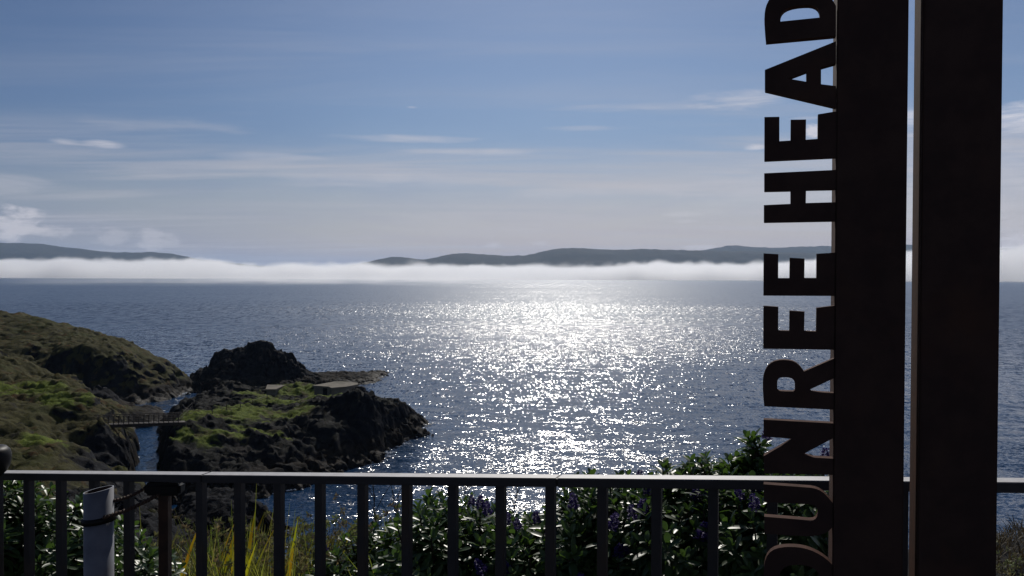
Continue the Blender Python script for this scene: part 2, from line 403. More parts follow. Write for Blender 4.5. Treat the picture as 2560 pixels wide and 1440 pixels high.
# ------------------------------------------------------------------ height-field land
def rbf(pts, X, Y):
    pts = np.array(pts, float)
    A = np.hypot(pts[:, None, 0] - pts[None, :, 0], pts[:, None, 1] - pts[None, :, 1])
    n = len(pts); A -= np.eye(n) * 0.05
    M = np.zeros((n + 1, n + 1)); M[:n, :n] = A; M[:n, n] = 1; M[n, :n] = 1
    s = np.linalg.solve(M, np.concatenate([pts[:, 2], [0.0]]))
    Z = np.full(X.shape, s[n])
    for i in range(n): Z += s[i] * np.hypot(X - pts[i, 0], Y - pts[i, 1])
    return Z
SHORE = []
def land(name, pix, wor, xs, ys, mat, rough=0.5, block=0.8, tuft=0.12, near=0.0, clip=-1.2, turf=None, bare=0.0, crag=None, cs=1.0):
    pts = [tuple(P(*a)) for a in pix] + list(wor)
    X, Y = np.meshgrid(xs, ys)
    # warp so that edges wander
    wx = fbm(X * 0.11, Y * 0.11, X * 0 + 1.7, 4) * 1.3 * np.clip((Y - 20) / 60, 0, 1)
    wy = fbm(X * 0.11, Y * 0.11, X * 0 + 8.3, 4) * 1.3 * np.clip((Y - 20) / 60, 0, 1)
    Z = rbf(pts, X + wx, Y + wy)
    gy, gx = np.gradient(Z, ys, xs)
    sl = np.clip(np.hypot(gx, gy), 0, 3)
    st = np.clip((sl - 0.35) / 0.6, 0, 1); st = np.maximum(st, np.clip(1 - (Z - 0.5) / 3.0, 0, 1) * 0.8)
    tf = np.zeros(X.shape)
    for (px, py, dep, rx, ry) in (turf or []):          # where green turf grows
        q_ = P(px, py, dep)
        tf = np.maximum(tf, 1.25 - np.hypot((X - q_.x) / rx, (Y - q_.y) / ry))
    rk = np.zeros(X.shape)
    for (px, py, dep, rx, ry) in (crag or []):          # bare rock patches
        q_ = P(px, py, dep)
        rk = np.maximum(rk, 1.25 - np.hypot((X - q_.x) / rx, (Y - q_.y) / ry))
    rk = rk + 0.3 * fbm(X * 0.4, Y * 0.4, X * 0 + 51, 4, 0.6) * (rk > 0.01)
    tf = tf + 0.35 * fbm(X * 0.3, Y * 0.3, X * 0 + 31, 4, 0.6)
    st = np.maximum(st, np.clip(rk * 1.5, 0, 1))
    if bare: st = np.maximum(st, bare * np.clip(1.0 - 2.2 * tf, 0, 1))
    fade = np.clip((Y - near) / 10.0, 0.0, 1.0) if near else 1.0
    v1, e1 = cells((X * 0.21 + 0.3 * fbm(X * .2, Y * .2, X * 0, 2)) * cs, Y * 0.24 * cs, 3)
    v2, e2 = cells(X * 0.75, Y * 0.75 + 0.2 * fbm(X * .5, Y * .5, X * 0, 2), 11)
    rocky = block * (0.55 * v1 + 0.32 * v2 - 0.45 * np.exp(-e1 * 9) - 0.22 * np.exp(-e2 * 8)) + rough * 0.55 * fbm(X * 0.5, Y * 0.5, Z * 0.7, 5, 0.55, True) - rough * 0.4
    v3, e3 = cells(X * 1.7, Y * 1.7 + 0.2 * fbm(X, Y, X * 0, 2), 23)
    rocky = rocky + block * (0.16 * v3 - 0.12 * np.exp(-e3 * 8))
    soft = tuft * (1.6 * fbm(X * 0.13, Y * 0.13, X * 0 + 14, 3, 0.6) + fbm(X * 0.55, Y * 0.55, X * 0 + 4, 5, 0.65) + 0.9 * (0.5 - np.abs(fbm(X * 1.1, Y * 1.1, X * 0 + 9, 3, 0.6))))
    Z2 = Z + fade * (st * rocky + (1 - st) * soft * (1.5))
    k = 0.5 * st * fade
    led = 0.35 * st * fade * perlin(X * 0.15, Y * 0.15 + 7, Z2 * 1.9)
    X2 = X + led * 0.4 + k * fbm(X * 0.45, Y * 0.45, Z * 0.8 + 20, 4, 0.6); Y2 = Y - led + k * fbm(X * 0.45, Y * 0.45, Z * 0.8 + 40, 4, 0.6)
    # the sea gully under the footbridge runs straight inland
    gd = np.abs(X2 + 0.4285 * Y2) - (0.0105 * Y2 + np.clip((Y2 - 112) / 30, 0, 1) * 0.35 + 0.9 * fbm(X * 0.35, Y * 0.16, Z * 0.25, 4, 0.6) - 0.5 * np.clip((116 - Y2) / 12, 0, 1))
    gully = -0.9 + 3.2 * np.maximum(gd, 0.0) + 0.4 * fbm(X * 1.1, Y * 1.1, Z, 3) * (gd > 0)
    Z2 = np.where((Y2 > 99) & (Y2 < 150), np.minimum(Z2, gully), Z2)
    o = grid_mesh(name, np.stack([X2, Y2, Z2], -1), len(xs), len(ys), mat, keep=(Z2 > clip), attrs={'turf': np.clip(tf, 0, 1), 'rocky': np.clip(rk, 0, 1)})
    m_ = (np.abs(Z2 - 0.12) < 0.10) & (Y > 60)
    SHORE.append(np.stack([X2[m_], Y2[m_]], -1))
    return o, pts

PIX_MAIN = [
    (-150,785,235),(0,787,230),(60,790,228),(120,800,226),(200,822,222),(260,836,218),(310,852,212),(340,872,208),(370,890,204),
    (400,897,200),(430,902,198),(445,920,198),(466,948,203),
    (0,852,200),(100,866,190),(150,880,181),(200,886,180),(240,890,180),(290,892,180.5),(330,893,186),(350,925,185),(380,950,184),(405,975,183),
    (100,900,188),(120,940,179),(200,950,178),(280,955,178),(330,960,180),(140,1000,176),(200,1000,176),(300,1000,176),(250,1010,172),
    (300,1025,172),(380,1020,174),(430,1000,184),
    (250,957,162),(290,985,162),(290,1028,158),
    (-100,860,160),(0,880,150),(50,905,143),(100,915,138),(170,940,130),(205,965,122),(230,1000,115),(250,1036,111),(258,1050,108),
    (0,1000,114),(60,1000,112),(110,990,113),(160,1000,112),(60,950,130),(0,1060,95),(60,1060,93),(0,1110,90),(110,1090,88),(140,1140,83),(180,1060,109.5),(190,1120,105),(195,1175,100),(240,1060,109),(260,1115,105),
    (0,1180,78),(100,1180,78),(150,1180,79),(215,1190,96),(260,1175,97),(310,1170,96),
    (0,1250,66),(150,1250,70),(300,1250,76),(350,1280,78),(420,1300,78),
    (2500,1352,8.0),(2560,1336,8.4),(2520,1400,6.8),(2450,1370,7.6)]
WOR_MAIN = [(-200,265,-2),(-180,262,-2),(-140,256,-2),(-110,245,-2),(-92,232,-2),(-80,220,-2),(-72,214,-2),(-75,205,-2),(-72,195,-2),
    (-68,185,-2),(-69,172,-2),(-74,162,1.8),(-70,159,2.0),(-66,156,1.8),(-63,153.5,1.4),(-68,165,0.8),(-64.5,160,-0.5),(-61,157,-2),(-66,170,-2),
    (-100,168,4),(-88,152,4),(-66,140,2),(-59,126,3),
    (-46.4,103,4.6),(-48,107,5.5),(-50.4,112,5.2),(-53,119,4),(-58,130,2.5),(-66,148,1.5),
    (-44.4,103,-1.5),(-46.2,107,-2),(-48.9,112,-2),(-51.4,119,-2),(-56,130,-2),(-62,146,-2),
    (-37,95,-1),(-31,86,-1),(-20,78,-1.5),(-8,72,-2),(5,66,-2),(20,62,-2),(70,60,-2),(-20,100,-5),(0,95,-5),(70,95,-6),(-38,102,-2),
    (-40,-10,25.4),(0,-10,25.4),(40,-10,25.4),(-3,0,25.35),(0,0,25.4),(3,0,25.4),(-3,3,25.3),(0,3,25.3),(3,3,25.3),(-2,4,25.2),(0,4.2,24.9),
    (-6,6,24.4),(-3,6,24.2),(0,6,24.0),(3,6,24.2),(0,9,22.6),(-5,12,20.5),(0,12,20.5),(5,12,21.5),(10,12,22.5),
    (-12,22,15),(0,22,15),(12,22,16),(30,22,17),(-15,40,8),(0,40,8),(20,40,8),(0,55,3),(20,52,3),(-15,60,3),(-30,40,14),(-40,20,22),(-100,60,22),(-100,110,16),(-140,180,15)]
ys_m = np.concatenate([np.arange(-10, 14, 0.22), np.arange(14, 60, 0.6), np.arange(60, 150, 0.30), np.arange(150, 262, 0.42)])
xs_m = np.concatenate([np.arange(-190, -110, 0.9), np.arange(-110, -28, 0.30), np.arange(-28, -6, 0.6), np.arange(-6, 9, 0.3), np.arange(9, 70, 2.0)])
o, MAINPTS = land('headland', PIX_MAIN, WOR_MAIN, xs_m, ys_m, M_main, 0.55, 0.75, 0.30, near=5.0, turf=[(50,985,117,8,3.5),(160,1000,113,4,3),(110,1130,88,2.5,3)], crag=[(400,1270,77,9,10),(330,1200,88,7,6),(260,1130,102,5,6),(450,1330,70,8,10),(250,980,162,6,5),(2530,1390,7.5,2.2,2.2),(300,1290,66,5,6)])
tag(o, kind='structure')
def ground_z(x, y):
    return float(rbf(MAINPTS, np.array([[x]], float), np.array([[y]], float))[0, 0])

PIX_ISLE = [(890,984,128),(930,990,131),(960,996,135),(1000,1010,142),(1030,1018,147),(1050,1040,155),
    (800,993,136),(840,993,134),(870,993,134),(790,1003,147),(850,1004,147),(880,1000,150),(690,992,150),(665,996,148),
    (560,955,152),(520,975,150),(600,958,152),(640,972,152),(740,958,155),(765,953,156),(720,972,154),
    (480,1000,140),(440,1035,122),(455,1045,114),(500,1010,138),(560,985,143),(620,990,143),(560,1003,138),(620,1005,138),
    (520,1040,122),(600,1025,128),(680,1020,133),(740,1030,131),(640,1040,124),(560,1052,120),(700,1045,126),(745,1045,125),
    (520,1062,116),(600,1058,118.5),(660,1055,121),(720,1058,121),(520,1080,114.5),(600,1075,116.5),(660,1072,118.5),(720,1075,119),
    (750,1000,142),(765,1020,131),(800,1005,132),(840,1000,131),
    (790,1050,124.5),(840,1040,126),(790,1090,121),(850,1090,121.5),(900,1040,126),(900,1090,123.5),(960,1050,133),(1000,1060,140),
    (410,1096,109),(440,1096,110),(500,1082,113),(560,1080,113.5),(600,1088,114),(650,1086,116),(690,1090,116.5),
    (400,1120,107),(440,1130,106.5),(500,1130,108.5),(560,1125,110),(620,1125,111.5),(700,1130,113),(760,1130,115),
    (440,1165,104.5),(520,1160,106),(600,1160,107.5),(680,1160,109.5),(760,1160,113),(830,1140,117),(900,1130,121),
    (650,1140,110.5),(720,1150,110.5),(780,1175,111),(850,1165,116),(700,1180,106),(600,1185,104.5),(500,1200,102.5),(430,1210,101),(760,1185,109)]
WOR_ISLE = [(-27,168,-2),(-18,168,-2),(-13,164,-2),(-14,157,-2),(-15.5,148,-2),(-16,138,-2),(-60,174,0),(-45,174,0),(-35,172,-1),
    (-40,98,-1.5),(-35,99,-2),(-28,103,-2),(-22,110,-2),(-20,117,-2),(-17.5,128,-3),(-10,130,-3),(-5,150,-4),(-20,95,-4),(-10,175,-4),(-30,182,-3),
    (-46.4,107,-2),(-48,112,-2),(-50.4,118,-2),(-54.5,128,-2),(-60,140,-2),(-64,150,-2),(-66,162,-2),(-75,150,-4),(-60,110,-4),
    (-44.6,107,4),(-46,112,5.2),(-48.2,118,5.5),(-52,127,5.2),(-57,140,4),(-60.5,150,2.6)]
xs_i = np.arange(-68, -8, 0.24); ys_i = np.arange(94, 180, 0.26)
o, ISLEPTS = land('islet', PIX_ISLE, WOR_ISLE, xs_i, ys_i, M_isle, 0.6, 1.35, 0.24, bare=0.85, turf=[(480,1045,120,5,5),(560,1040,122,7,4),(660,1030,128,8,5),(730,1035,129,4,4),(700,1000,138,7,3),(740,962,152,6,4),(470,1092,111,4.5,2.2),(550,1083,113.5,4,1.6),(650,1078,117,5,1.5),(640,985,146,5,4),(800,990,142,6,3),(860,992,136,5,2)])
tag(o, kind='structure')

PIX_STACK = [(478,950,207),(490,925,206),(520,902,205),(530,886,205),(545,880,205),(562,873,205),(582,880,205),(596,872,205),(604,888,205),(613,860,206),
    (640,851,206),(670,856,206),(690,866,206),(694,876,206),(712,882,205),(735,884,205),(745,905,206),(760,918,206),(772,932,207),
    (520,940,199),(600,925,199),(660,920,199),(730,935,200),(500,962,195),(560,975,193),(650,975,193),(750,975,193)]
WOR_STACK = [(-77,208,-2),(-72,219,-2),(-60,222,-2),(-50,220,-2),(-73,192,-1),(-60,186,0),(-45,186,0),(-80,195,-3),(-60,235,-4),(-20,215,-4),(-20,240,-4),(-85,215,-4),(-40,180,-2)]
o, _ = land('sea_stack', PIX_STACK, WOR_STACK, np.arange(-84, -42, 0.2), np.arange(184, 224, 0.22), M_rock, 0.9, 2.3, 0.2, cs=0.8)
tag(o, 'tall jagged dark rock rising from the sea behind the grassy islet', 'rock')
PIX_SPIT = [(772,930,212),(800,933,215),(850,931,220),(900,928,225),(950,926,230),(972,929,233),(820,955,206),(880,945,210),(930,938,219),(900,960,208),(950,954,215),(840,950,206)]
WOR_SPIT = [(-56,222,-2),(-45,230,-2),(-36,240,-2),(-30,238,-2),(-28.5,221,-2),(-32.5,207,-2),(-41,201,-2),(-52,198,-1),(-60,215,-1),(-20,230,-4),(-50,245,-4)]
o, _ = land('rock_reef', PIX_SPIT, WOR_SPIT, np.arange(-60, -26, 0.2), np.arange(198, 242, 0.22), M_rock, 0.5, 0.8, 0.2, clip=-0.8)
tag(o, 'low black reef running out to the right of the tall sea rock', 'rock')
PIX_BLD = [(470,1240,91),(520,1228,91),(570,1226,90),(620,1238,90),(660,1260,89),(685,1290,87),(480,1300,84),(560,1300,84),(620,1310,84),(560,1265,86)]
WOR_BLD = [(-38,88,-2),(-36,94,-2),(-30,96,-2),(-25,92,-2),(-22.5,86,-2),(-24,80,-2),(-30,78,-1),(-36,80,0),(-20,95,-4),(-20,78,-4),(-40,100,-4)]
o, _ = land('shore_rock', PIX_BLD, WOR_BLD, np.arange(-40, -21, 0.15), np.arange(77, 97, 0.17), M_rock, 0.6, 1.0, 0.2, clip=-0.8)
tag(o, 'dark shore boulder in the water seen through the left railing bars', 'rock')

# ------------------------------------------------------------------ far hills
def hills(name, prof, Y, depth, seed, base=-8.0):
    px = np.array([a[0] for a in prof], float); py = np.array([a[1] for a in prof], float)
    n = 420; s = np.linspace(px[0], px[-1], n); h = np.interp(s, px, py)
    h = np.convolve(np.pad(h, 6, mode='edge'), np.ones(13) / 13, 'valid')
    top = np.array([tuple(P(a, b, Y)) for a, b in zip(s, h)])
    nv = 26; V = np.zeros((nv, n, 3))
    for j, tt in enumerate(np.linspace(-1, 1, nv)):
        fall = max(0.0, 1 - abs(tt) ** 1.35)
        y = Y + tt * depth
        x = top[:, 0] * (1 + 0.0 * tt)
        nz_ = fbm(x * 0.0022, x * 0 + y * 0.0022, x * 0 + seed, 5, 0.55)
        z = (top[:, 2] + fbm(top[:, 0] * 0.012, top[:, 0] * 0, top[:, 0] * 0 + seed, 4, 0.6) * 5.0) * fall + (nz_ * 26 * (fall * (1 - fall) * 4)) + fbm(x * 0.02, x * 0 + y * 0.02, x * 0 + seed, 3) * 1.6 * fall + base * (1 - fall)
        V[j, :, 0] = x; V[j, :, 1] = y; V[j, :, 2] = z
    o = grid_mesh(name, V, n, nv, M_hill); tag(o, kind='structure'); return o
hills('far_hills', [(-700,625),(-300,612),(0,607),(60,607),(110,609),(150,617),(200,621),(250,628),(300,631),(380,630),(420,632),(450,638),(480,645),(520,652),(570,656),(620,662),(700,668),(780,674)], 8200, 1500, 3.0)
hills('far_hills', [(840,672),(920,655),(960,645),(990,639),(1020,643),(1060,652),(1100,640),(1130,633),(1180,632),(1240,638),(1290,640),(1330,637),(1360,626),(1390,620),(1430,619),(1480,621),(1540,625),(1580,623),(1615,620),(1660,624),(1760,626),(1860,627),(1960,630),(2100,632),(2300,640),(2500,645),(2900,650)], 6900, 1100, 11.0)
hills('far_hills', [(1600,655),(1700,632),(1760,624),(1800,617),(1830,611),(1870,617),(1950,619),(1990,616),(2080,614),(2180,612),(2280,611),(2400,618),(2560,622),(2900,610)], 9300, 1400, 23.0)

# ------------------------------------------------------------------ fog bank and haze
m, t, out = new_mat('fog')
p = objc(t)
x_, y_, z_ = t.sep(p)
n1 = t.noise(p, 0.0042, 4.0, 0.6)
n2 = t.noise(p, 0.0011, 2.0, 0.5)
dip = t.ramp(t.math('ABSOLUTE', t.math('ADD', x_, 500.0)), 2300.0, 500.0)
lim = t.math('ADD', t.math('ADD', t.math('SUBTRACT', 92.0, t.math('MULTIPLY', dip, 32.0)), t.math('MULTIPLY', t.ramp(x_, 1700.0, 2800.0), 95.0)), t.math('MULTIPLY', t.math('SUBTRACT', n1, 0.5), 200.0))
lim = t.math('ADD', lim, t.math('MULTIPLY', t.math('SUBTRACT', n2, 0.5), 60.0))
topm = t.ramp(z_, t.math('ADD', lim, 18.0), t.math('SUBTRACT', lim, 22.0))
fr = t.math('ADD', y_, t.math('MULTIPLY', t.math('SUBTRACT', n2, 0.5), 2200.0))
front = t.ramp(fr, 4300.0, 4900.0)
wn = t.noise(t.scalev(p, (1.0, 0.6, 2.0)), 0.0045, 4.0, 0.6)
thin = t.math('MULTIPLY', t.ramp(y_, 1500.0, 2700.0), t.math('MULTIPLY', t.ramp(wn, 0.40, 0.66), t.ramp(z_, 34.0, 2.0)))     # wisps creeping out over the water
thin = t.math('MULTIPLY', thin, t.ramp(t.math('ABSOLUTE', t.math('ADD', x_, 560.0)), 900.0, 300.0))
dens = t.math('ADD', t.math('MULTIPLY', t.math('MULTIPLY', topm, front), 0.010), t.math('MULTIPLY', thin, 0.0024))
pv = t.new('ShaderNodeVolumePrincipled')
pv.inputs['Color'].default_value = (0.97, 0.97, 0.985, 1); pv.inputs['Anisotropy'].default_value = 0.5
t.l.new(dens, pv.inputs['Density'])
t.l.new(pv.outputs[0], out.inputs['Volume'])
M_fog = m
m.cycles.volume_step_rate = 0.12
def box_mesh(name, x0, x1, y0, y1, z0, z1, mat):
    v = [(x, y, z) for z in (z0, z1) for y in (y0, y1) for x in (x0, x1)]
    f = [(0, 2, 3, 1), (4, 5, 7, 6), (0, 1, 5, 4), (2, 6, 7, 3), (0, 4, 6, 2), (1, 3, 7, 5)]
    return mesh_obj(name, v, f, mat)
o = box_mesh('fog_bank', -5200, 5200, 1450, 5900, 0.5, 270, M_fog); tag(o, kind='stuff')
m, t, out = new_mat('haze')
pv = t.new('ShaderNodeVolumePrincipled')
pv.inputs['Color'].default_value = (0.50, 0.70, 1.0, 1); pv.inputs['Density'].default_value = 0.00004; pv.inputs['Anisotropy'].default_value = 0.2
t.l.new(pv.outputs[0], out.inputs['Volume'])
M_haze = m
o = box_mesh('haze', -30000, 30000, -200, 21000, -12, 430, M_haze); tag(o, kind='stuff')

# ------------------------------------------------------------------ footbridge, bunkers, path fence
def bm_box(bm, c, ax, ay, az, hx, hy, hz):
    """box centred c with unit axes and half sizes"""
    c, ax, ay, az = Vector(c), Vector(ax), Vector(ay), Vector(az)
    vs = [bm.verts.new(c + ax * (hx * i) + ay * (hy * j) + az * (hz * k)) for i in (-1, 1) for j in (-1, 1) for k in (-1, 1)]
    for q_ in ((0, 1, 3, 2), (4, 6, 7, 5), (0, 4, 5, 1), (2, 3, 7, 6), (0, 2, 6, 4), (1, 5, 7, 3)):
        bm.faces.new([vs[i] for i in q_])
def bm_beam(bm, a, b, wx, wz, up=(0, 0, 1)):
    a, b = Vector(a), Vector(b); d = (b - a); L = d.length; d.normalize()
    s = d.cross(Vector(up)).normalized(); u = s.cross(d)
    bm_box(bm, (a + b) / 2, d, s, u, L / 2, wx / 2, wz / 2)
def bm_tube(bm, pts, rads, n=8, cap=True):
    rings = []
    for i, p_ in enumerate(pts):
        p_ = Vector(p_)
        d = (Vector(pts[min(i + 1, len(pts) - 1)]) - Vector(pts[max(i - 1, 0)])).normalized()
        s = d.cross(Vector((0.3, 1, 0.2))).normalized(); u = s.cross(d)
        r = rads[i] if isinstance(rads, (list, tuple)) else rads
        rings.append([bm.verts.new(p_ + (s * math.cos(2 * math.pi * k / n) + u * math.sin(2 * math.pi * k / n)) * r) for k in range(n)])
    for a, b in zip(rings[:-1], rings[1:]):
        for k in range(n): bm.faces.new((a[k], a[(k + 1) % n], b[(k + 1) % n], b[k]))
    if cap: bm.faces.new(rings[0][::-1]); bm.faces.new(rings[-1])

A = P(246, 1062, 110.0); B = P(446, 1055, 113.5)
br = empty('footbridge', (A + B) / 2, 'narrow dark railed footbridge crossing the sea gully to the islet', 'bridge')
d = (B - A).normalized(); sd_ = d.cross(Vector((0, 0, 1))).normalized()
bm = bmesh.new(); bm_beam(bm, A - d * 0.8, B + d * 0.8, 1.3, 0.12); bm_obj('deck', bm, M_wood, br)
for s in (-1, 1):
    bm = bmesh.new(); o_ = sd_ * (0.5 * s) + Vector((0, 0, -0.22)); bm_beam(bm, A - d + o_, B + d + o_, 0.12, 0.28); bm_obj('girder', bm, M_wood, br)
    for hgt, th in ((1.15, 0.09), (0.78, 0.05), (0.45, 0.05)):
        o_ = sd_ * (0.66 * s) + Vector((0, 0, hgt)); bm = bmesh.new()
        bm_beam(bm, A - d * 0.6 + o_, B + d * 0.6 + o_, 0.07, th); bm_obj('handrail' if hgt > 1 else 'guard_rail', bm, M_wood, br)
    npost = 17
    for i in range(npost):
        p_ = A.lerp(B, i / (npost - 1)) + sd_ * (0.73 * s); bm = bmesh.new()
        bm_beam(bm, p_ + Vector((0, 0, -0.2)), p_ + Vector((0, 0, 1.2)), 0.09, 0.09, up=d); bm_obj('post', bm, M_wood, br)

def prism(name, ring, z0, z1, mat, parent):
    n = len(ring)
    v = [(x, y, z0) for x, y in ring] + [(x, y, z1) for x, y in ring]
    f = [tuple(range(n))[::-1], tuple(range(n, 2 * n))] + [(i, (i + 1) % n, n + (i + 1) % n, n + i) for i in range(n)]
    o = mesh_obj(name, v, f, mat, parent)
    bm = bmesh.new(); bm.from_mesh(o.data); bmesh.ops.recalc_face_normals(bm, faces=bm.faces); bm.to_mesh(o.data); bm.free()
    return o
def inset(ring, k):
    cx = sum(a for a, b in ring) / len(ring); cy = sum(b for a, b in ring) / len(ring)
    return [(cx + (a - cx) * k, cy + (b - cy) * k) for a, b in ring]
ZR = P(850, 961, 150).z
ring = [tuple(PZ(x, y, ZR)[:2]) for x, y in ((781, 963.5), (822, 966.5), (828, 969.5), (866, 966.5), (895, 961), (894, 956.5), (856, 953), (836, 953.5))]
bk = empty('concrete_bunker', (ring[0][0], ring[0][1], ZR - 2), 'long flat-roofed concrete bunker with angled corners at the seaward end of the islet', 'bunker')
prism('roof', ring, ZR - 0.28, ZR, M_concrete, bk)
wl = inset(ring, 0.93)
prism('wall', wl, ZR - 4.0, ZR - 0.282, M_concrete, bk)
e = Vector((wl[1][0] - wl[0][0], wl[1][1] - wl[0][1], 0)); en = e.normalized(); nn_ = Vector((en.y, -en.x, 0))
c_ = Vector((wl[0][0], wl[0][1], 0)) + e * 0.72
bm = bmesh.new(); bm_box(bm, (c_.x, c_.y, ZR - 1.3), en, nn_, (0, 0, 1), 0.45, 0.06, 1.0); bm_obj('doorway', bm, M_black, bk)
ZS = P(684, 967, 152).z
ring = [tuple(PZ(x, y, ZS)[:2]) for x, y in ((664, 973), (690, 973), (714, 962), (668, 961.5))]
bk = empty('concrete_bunker', (ring[0][0], ring[0][1], ZS - 2), 'small square concrete hut half hidden by turf left of the long bunker', 'bunker')
prism('roof', ring, ZS - 0.22, ZS, M_concrete, bk)
prism('wall', inset(ring, 0.9), ZS - 4.0, ZS - 0.222, M_concrete, bk)

fp = [(447,1052,115),(481,1036,125),(531,1046,120),(567,1036,125),(601,1036,127),(632,1024,132),(668,1014,138)]
def isle_z(x, y): return float(rbf(ISLEPTS, np.array([[x]], float), np.array([[y]], float))[0, 0])
pp = []
for a in fp:
    q_ = P(*a); pp.append(Vector((q_.x, q_.y, isle_z(q_.x, q_.y))))
fn = empty('wire_fence', pp[0], 'thin post and wire fence beside the grassy path on the islet', 'fence')
for q_ in pp:
    bm = bmesh.new(); bm_beam(bm, q_ - Vector((0, 0, 0.6)), q_ + Vector((0, 0, 1.15)), 0.09, 0.09, up=(1, 0, 0)); bm_obj('post', bm, M_wood, fn)
for hgt in (1.05, 0.6):
    bm = bmesh.new(); bm_tube(bm, [q_ + Vector((0, 0, hgt)) for q_ in pp], 0.022, 5); bm_obj('wire', bm, M_wood, fn)

# surf along the rocks
def surf(name, pts, wid, seed):
    rs = random.Random(seed); bm = bmesh.new()
    for px, py in pts:
        c0 = PZ(px, py, 0.12)
        for _ in range(26):
            x = c0.x + rs.gauss(0, wid); y = c0.y + rs.gauss(0, wid * 0.8); r = rs.uniform(0.06, 0.28)
            k = rs.randint(5, 7); z = 0.10 + rs.uniform(0, 0.08)
            top = bm.verts.new((x, y, z + r * 0.25))
            vs = [bm.verts.new((x + math.cos(6.283 * i / k) * r * rs.uniform(0.5, 1.6), y + math.sin(6.283 * i / k) * r * rs.uniform(0.4, 0.9), z - 0.08)) for i in range(k)]
            for i in range(k): bm.faces.new((vs[i], vs[(i + 1) % k], top))
    tag(bm_obj(name, bm, M_foam), kind='stuff')
surf('sea_foam', [(1062,1052),(1056,1060),(1048,1075),(440,990),(455,984),(466,982),(448,1000),(438,1012),(972,1130),(960,1140),(940,1152),(484,950),(700,1215),(730,1222),(660,1232),(1010,1108)], 0.55, 5)
rs = random.Random(8); bm = bmesh.new()
for arr in SHORE:
    for x, y in arr[::3]:
        if perlin(np.array([x * 0.35]), np.array([y * 0.35]), np.array([2.0]))[0] < 0.10 or rs.random() < 0.3: continue
        x += rs.gauss(0, .18); y += rs.gauss(0, .18); r = rs.uniform(0.10, 0.36); k = 6
        top = bm.verts.new((x, y, 0.16)); vs = [bm.verts.new((x + math.cos(6.283 * i / k) * r * rs.uniform(0.5, 1.7), y + math.sin(6.283 * i / k) * r * rs.uniform(0.4, 1.0), 0.04)) for i in range(k)]
        for i in range(k): bm.faces.new((vs[i], vs[(i + 1) % k], top))
tag(bm_obj('sea_foam', bm, M_foam), kind='stuff')

# ------------------------------------------------------------------ railing
S0 = 0.11
bb = np.array([0.103896, -0.036133, 0.0])        # baluster step: x, depth
Z0R, A0R, C0R = 2.268116, -1288.779, -0.0159309
def rail_xy(k):
    z = Z0R * (1 + C0R * k); x = Z0R * (A0R + 97.5694 * k) / F
    return x, z
kl, kr = -0.02, 23.0
xl, yl = rail_xy(0); xr, yr = rail_xy(21.6)
zl = P(8, 1183, yl).z; zr = P(2530, 1206, yr).z
def rail_z(k): return zl + (zr - zl) * k / 21.6
def railp(k): x, y = rail_xy(k); return Vector((x, y, rail_z(k)))
rd = (railp(20) - railp(0)).normalized(); rs_ = rd.cross(Vector((0, 0, 1))).normalized(); ru = rs_.cross(rd)   # rs_ points to the camera
if rs_.y > 0: rs_ = -rs_
rl = empty('railing', railp(0) - Vector((0, 0, 1.1)), 'grey painted steel safety railing with square bars running across the foreground', 'railing')
RW, RH = 0.038, 0.019
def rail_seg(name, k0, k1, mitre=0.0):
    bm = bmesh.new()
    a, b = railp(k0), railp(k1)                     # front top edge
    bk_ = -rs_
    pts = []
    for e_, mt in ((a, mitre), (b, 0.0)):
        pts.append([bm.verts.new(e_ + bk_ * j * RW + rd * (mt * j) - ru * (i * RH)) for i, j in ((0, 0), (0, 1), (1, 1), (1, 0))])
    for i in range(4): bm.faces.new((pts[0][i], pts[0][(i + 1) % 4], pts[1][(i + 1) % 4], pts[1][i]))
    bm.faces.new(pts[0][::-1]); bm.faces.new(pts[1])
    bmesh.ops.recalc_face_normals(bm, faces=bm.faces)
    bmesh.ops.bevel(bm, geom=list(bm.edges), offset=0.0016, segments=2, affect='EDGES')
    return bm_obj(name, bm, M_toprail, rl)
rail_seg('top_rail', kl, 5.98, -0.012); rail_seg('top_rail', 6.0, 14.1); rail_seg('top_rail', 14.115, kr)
bm = bmesh.new(); bm_beam(bm, railp(kl) - Vector((0, 0, 0.98)) - rs_ * RW / 2, railp(kr) - Vector((0, 0, 0.98)) - rs_ * RW / 2, 0.034, 0.018); bm_obj('bottom_rail', bm, M_bar, rl)
bs = 0.0195
for k in range(0, 23):
    if k == 5: continue
    c_ = railp(k) - rs_ * (RW / 2)
    want = 1280 + (A0R + 97.5694 * k) / (1 + C0R * k)
    if k == 20: want += 9
    for _ in range(4):
        c_ += rd * ((want - (1280 + c_.x / c_.y * F)) * c_.y / F)
    bm = bmesh.new()
    top = c_.z - RH; bot = c_.z - (0.97 if k not in (0, 6, 14, 22) else 1.35)
    h2 = Vector((0, 0, 1))
    bm_box(bm, (c_.x, c_.y, (top + bot) / 2), Vector((rd.x, rd.y, 0)).normalized(), Vector((rs_.x, rs_.y, 0)).normalized(), h2, bs / 2, bs / 2, (top - bot) / 2 + 0.002)
    bmesh.ops.bevel(bm, geom=list(bm.edges), offset=0.001, segments=1, affect='EDGES')
    bm_obj('baluster', bm, M_bar, rl)

